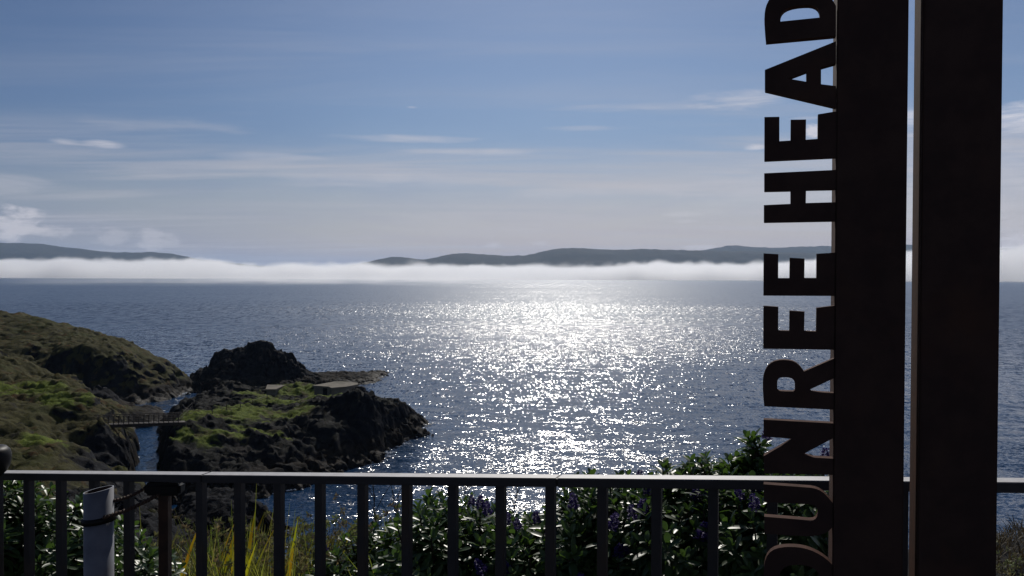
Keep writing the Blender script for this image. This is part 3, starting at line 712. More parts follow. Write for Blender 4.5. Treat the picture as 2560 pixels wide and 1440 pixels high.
# ------------------------------------------------------------------ corten sign
PHI = R(17.5)
pdir = Vector((math.cos(PHI), -math.sin(PHI), 0)); pn = Vector((-math.sin(PHI), -math.cos(PHI), 0))   # towards the camera
P0 = P(2087, 690, 1.25)
def on_plate(px, py, off=0.0):
    d = ray(px, py); o0 = P0 + pn * off
    return CAM + d * ((o0 - CAM).dot(pn) / d.dot(pn))
PT = 0.016                                         # letter plate thickness
GZ = 25.36
def poly_plate(name, outer, holes, y0, mat_face, mat_edge, parent):
    conv = lambda pts: [on_plate(1860 + a / 4.8, y0 + b / 4.8) for a, b in pts]
    bm = bmesh.new()
    edges = []
    for loop in [outer] + holes:
        vs = [bm.verts.new(q_) for q_ in conv(loop)]
        edges += [bm.edges.new((vs[i], vs[(i + 1) % len(vs)])) for i in range(len(vs))]
    bmesh.ops.triangle_fill(bm, use_beauty=True, use_dissolve=False, edges=edges)
    bmesh.ops.recalc_face_normals(bm, faces=bm.faces)
    if bm.faces and bm.faces[0].normal.dot(pn) < 0: bmesh.ops.reverse_faces(bm, faces=bm.faces)
    ex = bmesh.ops.extrude_face_region(bm, geom=list(bm.faces))
    nv = [g_ for g_ in ex['geom'] if isinstance(g_, bmesh.types.BMVert)]
    for v in nv: v.co -= pn * PT
    bmesh.ops.recalc_face_normals(bm, faces=bm.faces)
    me = bpy.data.meshes.new(name); bm.to_mesh(me); bm.free()
    me.materials.append(mat_face); me.materials.append(mat_edge)
    for p_ in me.polygons: p_.material_index = 0 if abs(p_.normal.dot(pn)) > 0.7 else 1
    o = bpy.data.objects.new(name, me); col.objects.link(o); o.parent = parent
    o.matrix_parent_inverse = Matrix.Translation(-parent.location)
    return o
def smooth_loop(pts, it=1):
    for _ in range(it):
        out_ = []
        n = len(pts)
        for i in range(n):
            a, b = pts[i], pts[(i + 1) % n]
            out_ += [(a[0] * .75 + b[0] * .25, a[1] * .75 + b[1] * .25), (a[0] * .25 + b[0] * .75, a[1] * .25 + b[1] * .75)]
        pts = out_
    return pts
RX = 1104
LET = [
  ('D', 0, [(262,505),(252,400),(245,290),(244,230),(248,160),(256,105),(270,58),(293,10),(325,-32),(370,-68),(430,-98),(505,-120),(600,-134),(700,-138),(800,-132),(890,-115),(965,-85),(1030,-40),(1070,10),(RX,70),(RX,428)],
      [[(437,258),(436,215),(442,180),(458,148),(485,120),(525,97),(580,79),(650,66),(720,60),(780,59),(825,66),(862,82),(888,105),(903,132),(908,165),(907,210)]]),
  ('A', 0, [(250,838),(RX,494),(RX,757),(925,808),(925,1010),(RX,1032),(RX,1290),(250,1088)], [[(525,942),(748,858),(748,980)]]),
  ('E', 270, [(245,108),(425,105),(425,398),(558,390),(560,140),(745,137),(742,380),(885,370),(888,75),(RX,40),(RX,592),(243,632)], []),
  ('H', 270, [(242,783),(RX,742),(RX,977),(745,985),(742,1140),(RX,1130),(RX,1358),(238,1374),(238,1165),(557,1150),(557,993),(242,1000)], []),
  ('E', 600, [(235,160),(412,170),(410,457),(545,457),(548,213),(727,222),(724,455),(870,455),(872,165),(RX,150),(RX,672),(232,668)], []),
  ('E', 600, [(232,790),(412,802),(410,1088),(542,1090),(545,848),(727,860),(722,1092),(865,1098),(870,815),(RX,785),(RX,1318),(230,1305)], []),
  ('R', 860, [(242,748),(232,640),(226,540),(225,450),(230,392),(242,345),(262,297),(290,257),(325,227),(368,206),(425,193),(480,190),(535,195),(585,206),(632,230),(675,270),(720,330),(RX,164),(RX,400),(795,545),(797,562),(815,571),(900,580),(RX,590),(RX,790)],
      [[(400,550),(398,480),(402,440),(415,415),(440,403),(490,399),(535,402),(570,412),(594,430),(608,455),(611,500),(610,553),(592,570),(500,568),(418,563)]]),
  ('N', 860, [(235,907),(RX,954),(RX,1112),(1055,1138),(705,1325),(760,1345),(830,1362),(RX,1378),(RX,1574),(240,1550),(236,1345),(590,1140),(235,1110)], []),
  ('U', 1140, [(235,338),(500,358),(720,374),(800,380),(860,392),(910,412),(960,447),(1010,498),(1050,545),(RX,610),(RX,815),(1060,856),(1020,898),(970,930),(900,952),(800,962),(700,961),(500,952),(245,930),(242,728),(500,748),(700,765),(790,773),(830,770),(858,755),(876,728),(884,690),(882,650),(868,615),(840,592),(800,582),(700,576),(500,566),(240,552)], []),
  ('D', 1140, [(240,1760),(236,1560),(236,1420),(240,1330),(252,1260),(276,1200),(312,1153),(360,1122),(420,1102),(480,1093),(540,1090),(610,1092),(680,1099),(750,1114),(820,1138),(890,1172),(950,1208),(1010,1255),(1060,1305),(RX,1350),(RX,1795)],
      [[(430,1500),(428,1440),(436,1400),(456,1365),(490,1338),(540,1318),(600,1308),(660,1306),(720,1312),(780,1326),(830,1347),(870,1378),(894,1415),(905,1460),(905,1520)]]),
]
sg = empty('sign_pillar', (P0.x, P0.y, GZ), 'rust brown steel sign pillar with cut out capital letters down its left edge', 'sign')
for nm, y0, outer, holes in LET:
    poly_plate('letter', outer, holes, y0, M_corten, M_corten_edge, sg)
def post_box(name, pxl, pxr, py, off, depth, z0, z1, parent):
    a = on_plate(pxl, py, off); b = on_plate(pxr, py, off)
    bm = bmesh.new()
    c_ = (a + b) / 2 - pn * depth / 2; c_.z = (z0 + z1) / 2
    bm_box(bm, c_, pdir, pn, (0, 0, 1), (Vector((b.x - a.x, b.y - a.y, 0))).length / 2, depth / 2, (z1 - z0) / 2)
    bmesh.ops.bevel(bm, geom=list(bm.edges), offset=0.002, segments=2, affect='EDGES')
    me = bpy.data.meshes.new(name); bm.to_mesh(me); bm.free()
    me.materials.append(M_corten); me.materials.append(M_corten_edge)
    for p_ in me.polygons: p_.material_index = 1 if abs(p_.normal.dot(pdir)) > 0.7 else 0
    o = bpy.data.objects.new(name, me); col.objects.link(o); o.parent = parent
    o.matrix_parent_inverse = Matrix.Translation(-parent.location)
    return o
post_box('upright', 2087, 2265, 690, 0.002, 0.10, GZ, 29.3, sg)
q0 = on_plate(2400, 690)
sp = empty('steel_pillar', (q0.x, q0.y, GZ), 'plain wide rust brown steel pillar standing right of the lettered one', 'pillar')
post_box('upright', 2301, 2500, 690, 0.002, 0.085, GZ, 29.3, sp)
for par, xa, xb in ((sg, 2060, 2275), (sp, 2290, 2512)):
    a = on_plate(xa, 690, 0.03); b = on_plate(xb, 690, 0.03); bm = bmesh.new()
    c_ = (a + b) / 2 - pn * 0.08; c_.z = GZ + 0.006
    bm_box(bm, c_, pdir, pn, (0, 0, 1), (b - a).length / 2, 0.085, 0.006); bm_obj('base_plate', bm, M_corten, par)

# ------------------------------------------------------------------ pipe post, rusty post and rope, dark post at the left edge
YP = 2.02
pc = P(246.5, 1224, YP); prad = 35.0 / F * YP
pipe = empty('pipe_post', (pc.x, pc.y, 25.2), 'open ended grey steel pipe with slanted top in front of the left railing bars', 'post')
bm = bmesh.new(); n = 48; tilt = 0.16
ro = [[], [], [], []]
for i in range(n):
    a = 2 * math.pi * i / n; cx_, cy_ = math.cos(a), math.sin(a)
    zt = pc.z + cx_ * prad * tilt * 1.15
    for j, (r_, z_1) in enumerate(((prad, 25.15), (prad, zt), (prad * 0.92, zt), (prad * 0.92, 25.15))):
        ro[j].append(bm.verts.new((pc.x + cx_ * r_, pc.y + cy_ * r_, z_1)))
for j in range(3):
    for i in range(n): bm.faces.new((ro[j][i], ro[j][(i + 1) % n], ro[j + 1][(i + 1) % n], ro[j + 1][i]))
bmesh.ops.recalc_face_normals(bm, faces=bm.faces)
tb = bm_obj('tube', bm, M_galv, pipe, smooth=True)
tb.data.materials.append(M_rim); tb.data.materials.append(M_rust)
for k_, p_ in enumerate(tb.data.polygons):
    p_.material_index = k_ // n
    if k_ // n == 1: p_.use_smooth = False

zc = P(246, 1297, YP).z
bm = bmesh.new(); ring_ = []
prof_ = [(prad + 0.0005, -0.008), (prad + 0.005, -0.007), (prad + 0.006, 0.004), (prad + 0.0005, 0.007)]
for i in range(n):
    a = 2 * math.pi * i / n
    ring_.append([bm.verts.new((pc.x + math.cos(a) * r_, pc.y + math.sin(a) * r_, zc + h_ + 0.004 * math.cos(a))) for r_, h_ in prof_])
for i in range(n):
    for j in range(4): bm.faces.new((ring_[i][j], ring_[(i + 1) % n][j], ring_[(i + 1) % n][(j + 1) % 4], ring_[i][(j + 1) % 4]))
bmesh.ops.recalc_face_normals(bm, faces=bm.faces)
bm_obj('clamp_band', bm, M_black, pipe, smooth=True)

kx = railp(5); YB = kx.y + RW / 2          # it stands in the line of bars, in place of one
rp = empty('rusty_post', (P(412.5, 1300, YB).x, YB, 25.2), 'thin rust red iron post with dark block head below the top rail', 'post')
bm = bmesh.new(); q_ = P(412.5, 1232, YB); bm_box(bm, (q_.x, q_.y, (q_.z + 25.1) / 2), (1, 0, 0), (0, 1, 0), (0, 0, 1), 0.0118, 0.0118, (q_.z - 25.1) / 2)
bm_obj('shaft', bm, M_rust, rp)
bm = bmesh.new(); a = P(366, 1222, YB - 0.0); b = P(457, 1222, YB); zt = railp(5).z - RH - 0.003; zb = P(410, 1236, YB).z
bm_box(bm, ((a.x + b.x) / 2, YB, (zt + zb) / 2), (1, 0, 0), (0, 1, 0), (0, 0, 1), (b.x - a.x) / 2, 0.02, (zt - zb) / 2)
bmesh.ops.bevel(bm, geom=list(bm.edges), offset=0.007, segments=3, affect='EDGES'); bm_obj('head_block', bm, M_black, rp)
def twisted(name, a, b, r, parent, label, sag=0.006):
    bm = bmesh.new()
    a, b = Vector(a), Vector(b); d = (b - a).normalized(); s = d.cross(Vector((0, 0, 1))).normalized(); u = s.cross(d)
    L = (b - a).length; N = int(L / 0.004)
    for ph in (0, math.pi):
        pts = []
        for i in range(N + 1):
            tt = i / N; an = ph + tt * L / 0.018 * 2 * math.pi
            pts.append(a.lerp(b, tt) + (s * math.cos(an) + u * math.sin(an)) * r * 0.6 - Vector((0, 0, sag * 4 * tt * (1 - tt))))
        bm_tube(bm, pts, r * 0.72, 6)
    o = bm_obj(name, bm, M_rope, None, smooth=True); tag(o, label, 'rope', 'rusty ropes tied from the pipe to the post'); return o
twisted('rope', P(281, 1252, YP + 0.005), P(372, 1214, YB), 0.0038, None, 'upper rusty twisted rope stretched from the pipe to the dark block')
twisted('rope', P(258, 1294, YP - 0.034), P(398, 1234, YB - 0.012), 0.0045, None, 'lower rusty twisted rope leaving the band round the pipe')

YD = 2.2
dc = P(-30, 1140, YD)
dk = empty('bollard', (dc.x, dc.y, 25.1), 'dark round headed post cut off by the left edge of the photo', 'bollard')
bm = bmesh.new(); rr = 52 / F * YD
profl = [(0.0, 0.026), (0.5, 0.0255), (0.78, 0.023), (0.93, 0.015), (1.0, 0.004), (0.99, -0.012), (0.93, -0.026), (0.80, -0.040), (0.62, -0.05), (0.5, -0.056)]
rg = [[bm.verts.new((dc.x + math.cos(6.2832 * i / 40) * rr * max(a_, 0.001), dc.y + math.sin(6.2832 * i / 40) * rr * max(a_, 0.001), dc.z + h_)) for i in range(40)] for a_, h_ in profl]
for a_, b_ in zip(rg[:-1], rg[1:]):
    for i in range(40): bm.faces.new((a_[i], b_[i], b_[(i + 1) % 40], a_[(i + 1) % 40]))
bmesh.ops.recalc_face_normals(bm, faces=bm.faces)
bm_obj('head', bm, M_black, dk, smooth=True)
bm = bmesh.new(); bm_tube(bm, [(dc.x, dc.y, 25.0), (dc.x, dc.y, dc.z - 0.05)], rr * 0.36, 24); bm_obj('shaft', bm, M_black, dk, smooth=True)

# ------------------------------------------------------------------ foreground plants
def mat_leaf(name, ca, cb, rough, trans, scale=9.0, spec=0.5, tcol=None):
    m, t, out = new_mat(name)
    p = geo(t)['Position']
    n = t.noise(p, scale, 3.0, 0.6)
    b = t.mix(t.ramp(n, 0.3, 0.7), ca + (1,), cb + (1,))
    pr = principled(t, out, b, rough, 0.0, spec, surface=False)
    tr = t.new('ShaderNodeBsdfTranslucent')
    t.put(tr.inputs[0], tcol + (1,) if tcol else b)
    mx = t.new('ShaderNodeMixShader'); mx.inputs[0].default_value = trans
    t.l.new(pr.outputs[0], mx.inputs[1]); t.l.new(tr.outputs[0], mx.inputs[2]); t.l.new(mx.outputs[0], out.inputs[0])
    return m
M_leaf = mat_leaf('glossy_leaf', (0.022, 0.050, 0.016), (0.048, 0.085, 0.022), 0.38, 0.26, 7.0, 0.42, (0.10, 0.19, 0.03))
M_stem = mat_leaf('woody_stem', (0.035, 0.026, 0.018), (0.05, 0.036, 0.022), 0.7, 0.0, 20.0, 0.2)
M_flower = mat_leaf('purple_floret', (0.045, 0.03, 0.15), (0.085, 0.055, 0.22), 0.6, 0.25, 60.0, 0.2)
M_faded = mat_leaf('faded_floret', (0.16, 0.14, 0.13), (0.10, 0.085, 0.07), 0.8, 0.2, 60.0, 0.2)
M_blade = mat_leaf('sword_leaf', (0.36, 0.40, 0.015), (0.40, 0.20, 0.012), 0.4, 0.65, 5.0, 0.4)
M_herb = mat_leaf('dry_herb', (0.15, 0.20, 0.06), (0.20, 0.14, 0.075), 0.5, 0.5, 6.0, 0.3)
M_grass = mat_leaf('green_grass', (0.20, 0.27, 0.03), (0.30, 0.27, 0.06), 0.5, 0.6, 4.0, 0.3)
M_bank = mat_leaf('bank_grass', (0.035, 0.030, 0.016), (0.085, 0.062, 0.03), 0.7, 0.3, 3.0, 0.2)
M_straw = mat_leaf('straw', (0.17, 0.13, 0.07), (0.09, 0.065, 0.035), 0.7, 0.2, 10.0, 0.3)

def leaf_geo(L, W, fold=0.25, curl=0.25):
    """leaf along +X from origin, face up +Z: returns verts, faces"""
    xs = [0.0, 0.18, 0.45, 0.72, 0.92, 1.0]; ws = [0.12, 0.55, 0.95, 1.0, 0.55, 0.06]
    V = []; Fc = []
    for x, w_ in zip(xs, ws):
        z = -curl * L * x * x * 0.5
        V += [(x * L, -w_ * W / 2, z + fold * w_ * W / 2), (x * L, 0, z), (x * L, w_ * W / 2, z + fold * w_ * W / 2)]
    for i in range(len(xs) - 1):
        a = i * 3; b = a + 3
        Fc += [(a, b, b + 1, a + 1), (a + 1, b + 1, b + 2, a + 2)]
    return np.array(V), Fc
def rosette(rs, L=0.07, W=0.022, pairs=7):
    V = []; Fc = []; n0 = 0
    for i in range(pairs):
        tt = i / (pairs - 1)
        ln = L * (0.75 + 0.35 * math.sin(math.pi * min(1, 0.25 + tt * 0.6))) * (1.0 - 0.45 * max(0, tt - 0.7) / 0.3)
        elv = -0.15 + 1.15 * tt ** 1.4 + rs.uniform(-0.12, 0.12)
        for s in (0, 1):
            a = i * math.pi / 2 + s * math.pi + rs.uniform(-0.15, 0.15)
            lv, lf = leaf_geo(ln * rs.uniform(0.85, 1.12), W * rs.uniform(0.85, 1.15), 0.25, 0.3)
            ce, se = math.cos(elv), math.sin(elv)
            x = lv[:, 0] * ce - lv[:, 2] * se; z = lv[:, 0] * se + lv[:, 2] * ce; y = lv[:, 1]
            ca, sa = math.cos(a), math.sin(a)
            w3 = np.stack([x * ca - y * sa, x * sa + y * ca, z + (tt - 1) * 0.075], -1)
            V.append(w3); Fc += [tuple(q_ + n0 for q_ in f_) for f_ in lf]; n0 += len(lv)
    return np.concatenate(V), Fc
RSg = random.Random(3)
ROS = [rosette(RSg, RSg.uniform(0.050, 0.062), RSg.uniform(0.0125, 0.0165), RSg.randint(7, 9)) for _ in range(9)]
def orient(n, rs, spin=True):
    n = Vector(n).normalized()
    q_ = n.to_track_quat('Z', 'Y')
    m_ = q_.to_matrix()
    if spin: m_ = m_ @ Matrix.Rotation(rs.uniform(0, 6.283), 3, 'Z')
    return np.array(m_)
def flower_mesh(name, mat, seed, L=0.042, R0=0.0115):
    rs = random.Random(seed); V = []; Fc = []
    for i in range(230):
        h = rs.random(); a = rs.uniform(0, 6.283)
        r0 = R0 * (1.0 - 0.55 * h ** 2) * rs.uniform(0.55, 1.05)
        b = Vector((math.cos(a) * r0 * 0.5, math.sin(a) * r0 * 0.5, h * L))
        d_ = Vector((math.cos(a), math.sin(a), rs.uniform(0.0, 0.7))).normalized(); s_ = d_.cross(Vector((rs.uniform(-1, 1), rs.uniform(-1, 1), 1))).normalized()
        l_ = r0 * rs.uniform(0.6, 1.1); wd = 0.0024
        k = len(V)
        V += [b - s_ * wd * 0.4, b + d_ * l_ - s_ * wd, b + d_ * (l_ * 1.15), b + d_ * l_ + s_ * wd, b + s_ * wd * 0.4]
        Fc.append((k, k + 1, k + 2, k + 3, k + 4))
    me = bpy.data.meshes.new(name); me.from_pydata([tuple(v) for v in V], [], Fc); me.materials.append(mat); me.update()
    return me
FL_ME = [flower_mesh('flower', M_flower, s) for s in (1, 2)] + [flower_mesh('flower', M_faded, 5)]

def shrub(base, lobes, nros, nflow, label, seed, pin=(), scale=1.0):
    """lobes: list of (centre, (rx, ry, rz)) in world space"""
    rs = random.Random(seed)
    root = empty('hebe_shrub', base, label, 'shrub', 'flowering shrubs behind the railing')
    V = []; Fc = []; n0 = 0; tips = []; stems = bmesh.new()
    wts = [l[1][0] * l[1][2] for l in lobes]
    for i in range(int(nros * 1.35)):
        c_, r_ = rs.choices(lobes, wts)[0]
        while True:
            u = Vector((rs.gauss(0, 1), rs.gauss(0, 1), rs.gauss(0, 1))).normalized()
            if u.z > -0.55: break
        sh = rs.uniform(0.82, 1.06) if rs.random() < 0.78 else rs.uniform(0.45, 0.8)
        pt = Vector(c_) + Vector((u.x * r_[0], u.y * r_[1], u.z * r_[2])) * sh
        nrm_ = (Vector((u.x / r_[0], u.y / r_[1], u.z / r_[2])).normalized() + Vector((rs.gauss(0, .25), rs.gauss(0, .25), 0.75 + rs.gauss(0, .2)))).normalized()
        mt = orient(nrm_, rs) * (scale * rs.uniform(0.75, 1.15))
        rv, rf = rs.choice(ROS)
        V.append(rv @ mt.T + np.array(pt)); Fc += [tuple(q_ + n0 for q_ in f_) for f_ in rf]; n0 += len(rv)
        if sh > 0.8: tips.append((pt, nrm_))
        if i % 2 == 0:
            q1 = pt - nrm_ * 0.07 * scale; q0_ = Vector(c_).lerp(pt, 0.35) - Vector((0, 0, 0.1))
            bm_tube(stems, [q0_, q0_.lerp(q1, 0.5) + Vector((rs.gauss(0, .012), rs.gauss(0, .012), -0.01)), q1 , pt], [0.006, 0.0045, 0.0035, 0.002], 5, False)
    for c_, r_ in lobes:
        b_ = Vector(base); bm_tube(stems, [b_, b_.lerp(Vector(c_), 0.5) + Vector((rs.gauss(0, .03), 0, 0.02)), Vector(c_)], [0.018, 0.013, 0.008], 7, False)
    mesh_obj('foliage', np.concatenate(V), Fc, M_leaf, root, smooth=True)
    bm_obj('stem', stems, M_stem, root)
    front = [q_ for q_ in tips if q_[1].y < 0.35]
    rs.shuffle(front)
    fl = [(f_[0] + f_[1] * 0.01, f_[1]) for f_ in front[:nflow]] + [(Vector(q_), Vector((rs.gauss(0, .2), -0.2, 1))) for q_ in pin]
    for k, (pt, nn2) in enumerate(fl):
        o = bpy.data.objects.new('flower', FL_ME[2] if (k % 5 == 4 and k < nflow) else FL_ME[k % 2]); col.objects.link(o); o.parent = root
        m4 = Matrix(orient(nn2, rs).tolist()).to_4x4(); m4.translation = pt
        o.matrix_parent_inverse = Matrix.Translation(-Vector(base)); o.matrix_basis = m4 @ Matrix.Scale(rs.uniform(0.85, 1.25), 4)
    return root
def lobe(px, py, Y, rx, ry, rz):
    return (P(px, py, Y), (rx, ry, rz))
def gbase(px, Y):
    q_ = P(px, 1400, Y); return (q_.x, q_.y, ground_z(q_.x, q_.y) - 0.03)
shrub(gbase(110, 3.0), [lobe(20,1345,2.95,.20,.25,.21), lobe(110,1405,2.9,.22,.25,.22), lobe(215,1420,2.85,.17,.22,.18), lobe(-40,1400,2.8,.2,.25,.3)], 330, 7,
      'dense glossy green shrub filling the lower left corner behind the bars', 11)
shrub(gbase(365, 2.75), [lobe(350,1470,2.7,.12,.15,.13), lobe(300,1440,2.75,.10,.14,.14)], 70, 0, 'small glossy leafed bush beside the foot of the pipe', 12)
shrub(gbase(930, 2.9), [lobe(905,1440,2.85,.14,.18,.13), lobe(975,1410,2.95,.12,.16,.14), lobe(830,1470,2.8,.10,.14,.10)], 130, 1,
      'low leafy shrub in front of the dry weeds left of centre', 13)
shrub(gbase(1130, 2.75), [lobe(1110,1340,2.75,.15,.2,.14), lobe(1200,1370,2.7,.16,.2,.13), lobe(1080,1430,2.6,.18,.2,.18), lobe(1220,1440,2.6,.18,.2,.17)], 260, 6,
      'purple flowered shrub just left of centre below the sun glitter', 14, pin=[P(1222,1288,2.55), P(1265,1310,2.55), P(1295,1325,2.55), P(1180,1265,2.7)])
shrub(gbase(1330, 2.6), [lobe(1310,1385,2.6,.13,.2,.10), lobe(1370,1400,2.6,.13,.2,.13), lobe(1330,1470,2.5,.16,.2,.16)], 150, 6,
      'lowest purple flowered shrub in the dip of the hedge', 15, pin=[P(1365,1350,2.45), P(1400,1430,2.4), P(1460,1415,2.4)])
shrub(gbase(1480, 2.6), [lobe(1480,1300,2.6,.14,.2,.12), lobe(1560,1310,2.55,.15,.2,.14), lobe(1460,1390,2.5,.16,.2,.16), lobe(1560,1410,2.45,.18,.2,.18)], 270, 6,
      'purple flowered shrub right of the glitter between two railing bars', 16, pin=[P(1585,1300,2.35), P(1612,1290,2.35), P(1530,1325,2.35), P(1545,1395,2.3), P(1560,1385,2.3)])
shrub(gbase(1720, 2.5), [lobe(1690,1290,2.5,.15,.2,.14), lobe(1790,1275,2.45,.15,.2,.15), lobe(1740,1215,2.55,.07,.1,.06), lobe(1700,1390,2.35,.18,.2,.18), lobe(1820,1390,2.3,.16,.2,.18)], 300, 5,
      'broad shrub whose tips rise above the top rail left of the letters', 17, pin=[P(1740,1250,2.35), P(1755,1240,2.35), P(1750,1350,2.2)])
shrub(gbase(1930, 2.3), [lobe(1885,1180,2.4,.055,.07,.09), lobe(1890,1115,2.4,.028,.03,.03), lobe(1905,1290,2.3,.12,.18,.13), lobe(2010,1280,2.25,.14,.18,.13), lobe(1960,1390,2.15,.16,.18,.18), lobe(1860,1230,2.4,.08,.12,.08)], 270, 4,
      'tallest shrub reaching up behind the lettered steel pillar', 18, pin=[P(1915,1100,2.38), P(1890,1275,2.1)])

# sword-leaved clumps
def blade(bm, base, az_, L, W, lean, rs, bend=0.8):
    d_ = Vector((math.cos(az_), math.sin(az_), 0)); s_ = Vector((-d_.y, d_.x, 0)); N = 9; prev = None
    s_ = (s_ + Vector((0, 0, rs.uniform(-.2, .2)))).normalized()
    pos = Vector(base); ang = lean
    for i in range(N + 1):
        tt = i / N; wd = W * (0.75 + 0.5 * tt) * (1 - tt ** 3.0) + 0.0006
        a, b, c_ = bm.verts.new(pos - s_ * wd / 2), bm.verts.new(pos + d_ * wd * 0.12), bm.verts.new(pos + s_ * wd / 2)
        if prev: bm.faces.new((prev[0], a, b, prev[1])); bm.faces.new((prev[1], b, c_, prev[2]))
        prev = (a, b, c_)
        pos = pos + (d_ * math.sin(ang) + Vector((0, 0, math.cos(ang)))) * (L / N); ang += bend / N * (0.4 + tt * 1.4)
def clump(px, Y, n, ytop, label, seed, az0=None, spread=0.15, name='sword_leaf_plant', W=0.024):
    rs = random.Random(seed); gx_, gy_, gz_ = gbase(px, Y)
    H_ = P(px, ytop, Y).z - gz_; Lr = (0.72 * H_, 1.12 * H_)
    root = empty(name, (gx_, gy_, gz_), label, 'plant', 'sword leaved plants in the rough grass')
    bm = bmesh.new()
    for i in range(n):
        a = rs.uniform(0, 6.283) if az0 is None else rs.gauss(az0, 0.9)
        b = (gx_ + rs.gauss(0, spread), gy_ + rs.gauss(0, spread), gz_)
        blade(bm, b, a, rs.uniform(*Lr), W * rs.uniform(0.7, 1.2), rs.uniform(0.12, 0.6), rs, rs.uniform(0.1, 0.9))
    bm_obj('leaf', bm, M_blade, root, smooth=True)
    return root
clump(360, 2.9, 38, 1362, 'clump of yellow green sword shaped leaves right of the grey pipe', 21, 0.6)
clump(475, 3.0, 26, 1395, 'sparse yellow green sword leaves right of the rusty post', 22, 0.3)
clump(635, 2.9, 34, 1350, 'tall yellowing sword leaf clump with one orange tipped blade', 23, 1.2)
clump(745, 2.9, 44, 1352, 'leaning sword leaf clump of yellow and orange blades', 24, 0.3)
clump(2515, 3.2, 14, 1370, 'thin dull grass blades at the right edge past the wide pillar', 25, 2.0, 0.06)

# dry weeds
def weed(px, Y, ytop, n, label, seed, spread=0.13):
    rs = random.Random(seed); gx_, gy_, gz_ = gbase(px, Y); h = P(px, ytop, Y).z - gz_
    root = empty('dry_weed', (gx_, gy_, gz_), label, 'weed', 'dry weeds between the shrubs')
    st = bmesh.new(); lv = bmesh.new(); hd = bmesh.new()
    def tuft(pt, k, sc):
        for _ in range(k):
            d_ = Vector((rs.gauss(0, 1), rs.gauss(0, 1), rs.gauss(0.4, 1))).normalized(); s_ = d_.orthogonal().normalized()
            l_ = sc * rs.uniform(.5, 1.2); a = pt + d_ * 0.002
            vs = [lv.verts.new(a - s_ * l_ * .08), lv.verts.new(a + d_ * l_ * .5 - s_ * l_ * .2), lv.verts.new(a + d_ * l_), lv.verts.new(a + d_ * l_ * .5 + s_ * l_ * .2)]
            lv.faces.new(vs)
    for i in range(n):
        b = Vector((gx_ + rs.gauss(0, spread), gy_ + rs.gauss(0, spread), gz_)); H = h * rs.uniform(0.65, 1.05)
        ln = Vector((rs.gauss(0, .16), rs.gauss(0, .16), 1)).normalized()
        pts = [b + ln * H * t_ + Vector((rs.gauss(0, .006), rs.gauss(0, .006), 0)) for t_ in (0, .3, .6, .85, 1)]
        bm_tube(st, pts, [.003, .0026, .002, .0014, .001], 4, False)
        for t_ in np.linspace(0.35, 1.0, 9):
            pt = b + ln * H * t_
            if rs.random() < 0.8:
                d_ = Vector((rs.gauss(0, 1), rs.gauss(0, 1), .8)).normalized(); q_ = pt + d_ * rs.uniform(.03, .09)
                bm_tube(st, [pt, q_], [.0014, .0008], 3, False); tuft(q_, 12, .018)
                if t_ > .75:
                    for _ in range(6):
                        v = q_ + Vector((rs.gauss(0, .007), rs.gauss(0, .007), rs.gauss(0, .007))); e_ = .004
                        hd.faces.new([hd.verts.new(v + Vector(w_) * e_) for w_ in ((1, 0, 0), (0, .3, 1), (-1, 0, 0), (0, -.3, -1))])
            tuft(pt, 12, .022)
    bm_obj('stalk', st, M_straw, root); bm_obj('leaf', lv, M_herb, root); tag(bm_obj('seed_head', hd, M_faded, root), kind='stuff')
    return root
for i, (px, Y, h, n, lb) in enumerate([
    (430, 3.3, 1375, 36, 'brownish weeds with fine stalks behind the rusty post'),
    (545, 3.2, 1372, 50, 'pale dry weeds left of the tall sword leaves'),
    (620, 3.4, 1370, 46, 'greyish weeds behind the tall sword leaves'),
    (700, 3.3, 1362, 50, 'reddish dry weeds between the two leaning leaf clumps'),
    (800, 3.2, 1352, 54, 'dense dry weeds right of the leaning sword leaves'),
    (865, 3.2, 1325, 56, 'tall seeding weeds standing against the water left of centre'),
    (960, 3.1, 1325, 56, 'weeds with pale seed heads above the low leafy shrub'),
    (2545, 4.2, 1385, 30, 'brown weeds on the bank in the lower right corner')]):
    weed(px, Y, h, n, lb, 40 + i)
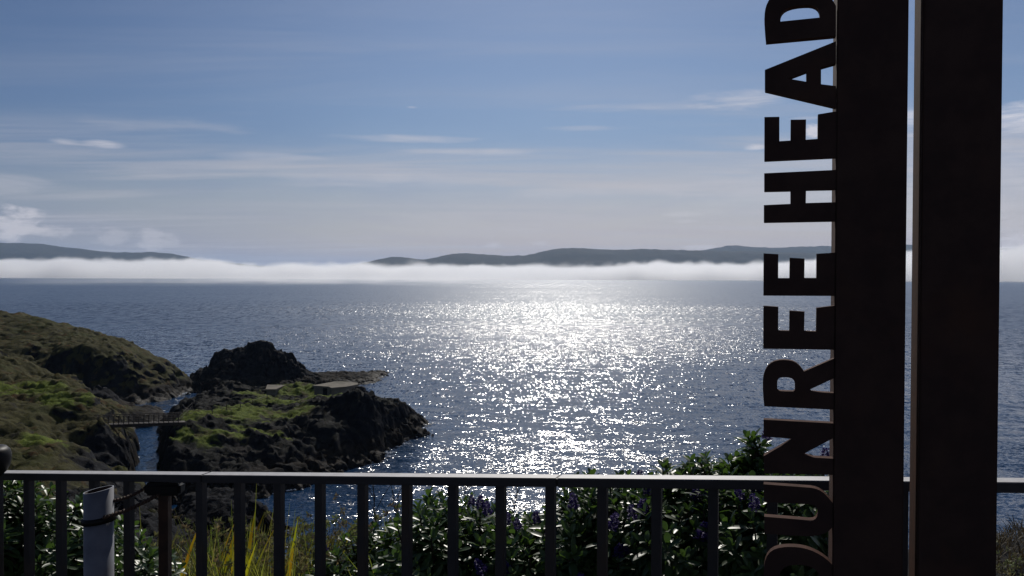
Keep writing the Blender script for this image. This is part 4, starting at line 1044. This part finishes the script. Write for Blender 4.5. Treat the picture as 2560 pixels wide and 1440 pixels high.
# rough grass under and between the weeds
rs = random.Random(77); bm = bmesh.new()
for i in range(3200):
    px = rs.uniform(325, 1010); Y = rs.uniform(2.75, 3.5)
    gx_, gy_, gz_ = (lambda q_: (q_.x, q_.y, 0))(P(px, 1400, Y)); gz_ = 25.24 if Y < 3 else 25.24 - (Y - 3) * 0.25
    top = 1382 + 30 * math.sin(px * 0.017) + rs.gauss(0, 20) + (30 if px < 420 else 0)
    H_ = max(0.12, P(px, top, Y).z - gz_) * rs.uniform(0.85, 1.15)
    blade(bm, (gx_, gy_, gz_), rs.uniform(0, 6.283), H_, rs.uniform(0.003, 0.007), rs.uniform(0, 0.35), rs, rs.uniform(0.2, 1.5))
tag(bm_obj('rough_grass', bm, M_grass, smooth=True), kind='stuff')
rs = random.Random(78); bm = bmesh.new()
for i in range(2400):
    y = rs.uniform(5.6, 9.2); x = y * rs.uniform(0.54, 0.66)
    z = ground_z(x, y) if i % 8 == 0 else z + 0.0
    if i % 8: x, y = x0_ + rs.gauss(0, .10), y0_ + rs.gauss(0, .10)
    else: x0_, y0_ = x, y
    blade(bm, (x, y, z - 0.03), rs.uniform(0, 6.283), rs.uniform(0.08, 0.26), rs.uniform(0.005, 0.012), rs.uniform(0.2, 0.9), rs, rs.uniform(0.3, 1.6))
tag(bm_obj('dry_grass', bm, M_bank, smooth=True), kind='stuff')
# bare twigs against the water
def twig(px, Y, top, label, seed):
    rs = random.Random(seed); b = P(px, 1400, Y); tp = P(*top, Y); bm = bmesh.new()
    ln = tp - b; pts = [b + ln * t_ + Vector((rs.gauss(0, .008), rs.gauss(0, .008), 0)) for t_ in np.linspace(0, 1, 7)]
    bm_tube(bm, pts, [.0036, .0032, .0028, .0022, .0018, .0013, .0008], 5, False)
    for t_ in (0.3, .45, .55, .65, .75, .85, .92):
        p0 = b + ln * t_; d_ = (ln.normalized() + Vector((rs.uniform(-1, 1), rs.uniform(-.4, .4), 0)) * .8).normalized()
        q1 = p0 + d_ * rs.uniform(.05, .13); bm_tube(bm, [p0, (p0 + q1) / 2 + Vector((0, 0, .006)), q1], [.0016, .0012, .0007], 4, False)
    g_ = ground_z(b.x, b.y); bm_tube(bm, [(b.x, b.y, g_ - .02), b], [.0042, .0036], 5, False)
    tag(bm_obj('bare_twig', bm, M_stem), label, 'twig', 'bare twigs against the water')
twig(965, 3.0, (925, 1212), 'longest bare twig leaning left against the water under the rail', 61)
twig(975, 3.05, (992, 1240), 'short upright bare twig beside the longest one', 62)
twig(1150, 2.9, (1166, 1208), 'straight bare twig rising beside the purple shrub to the rail', 63)
twig(1275, 2.9, (1292, 1195), 'bare twig standing in the glitter right of the bar', 64)
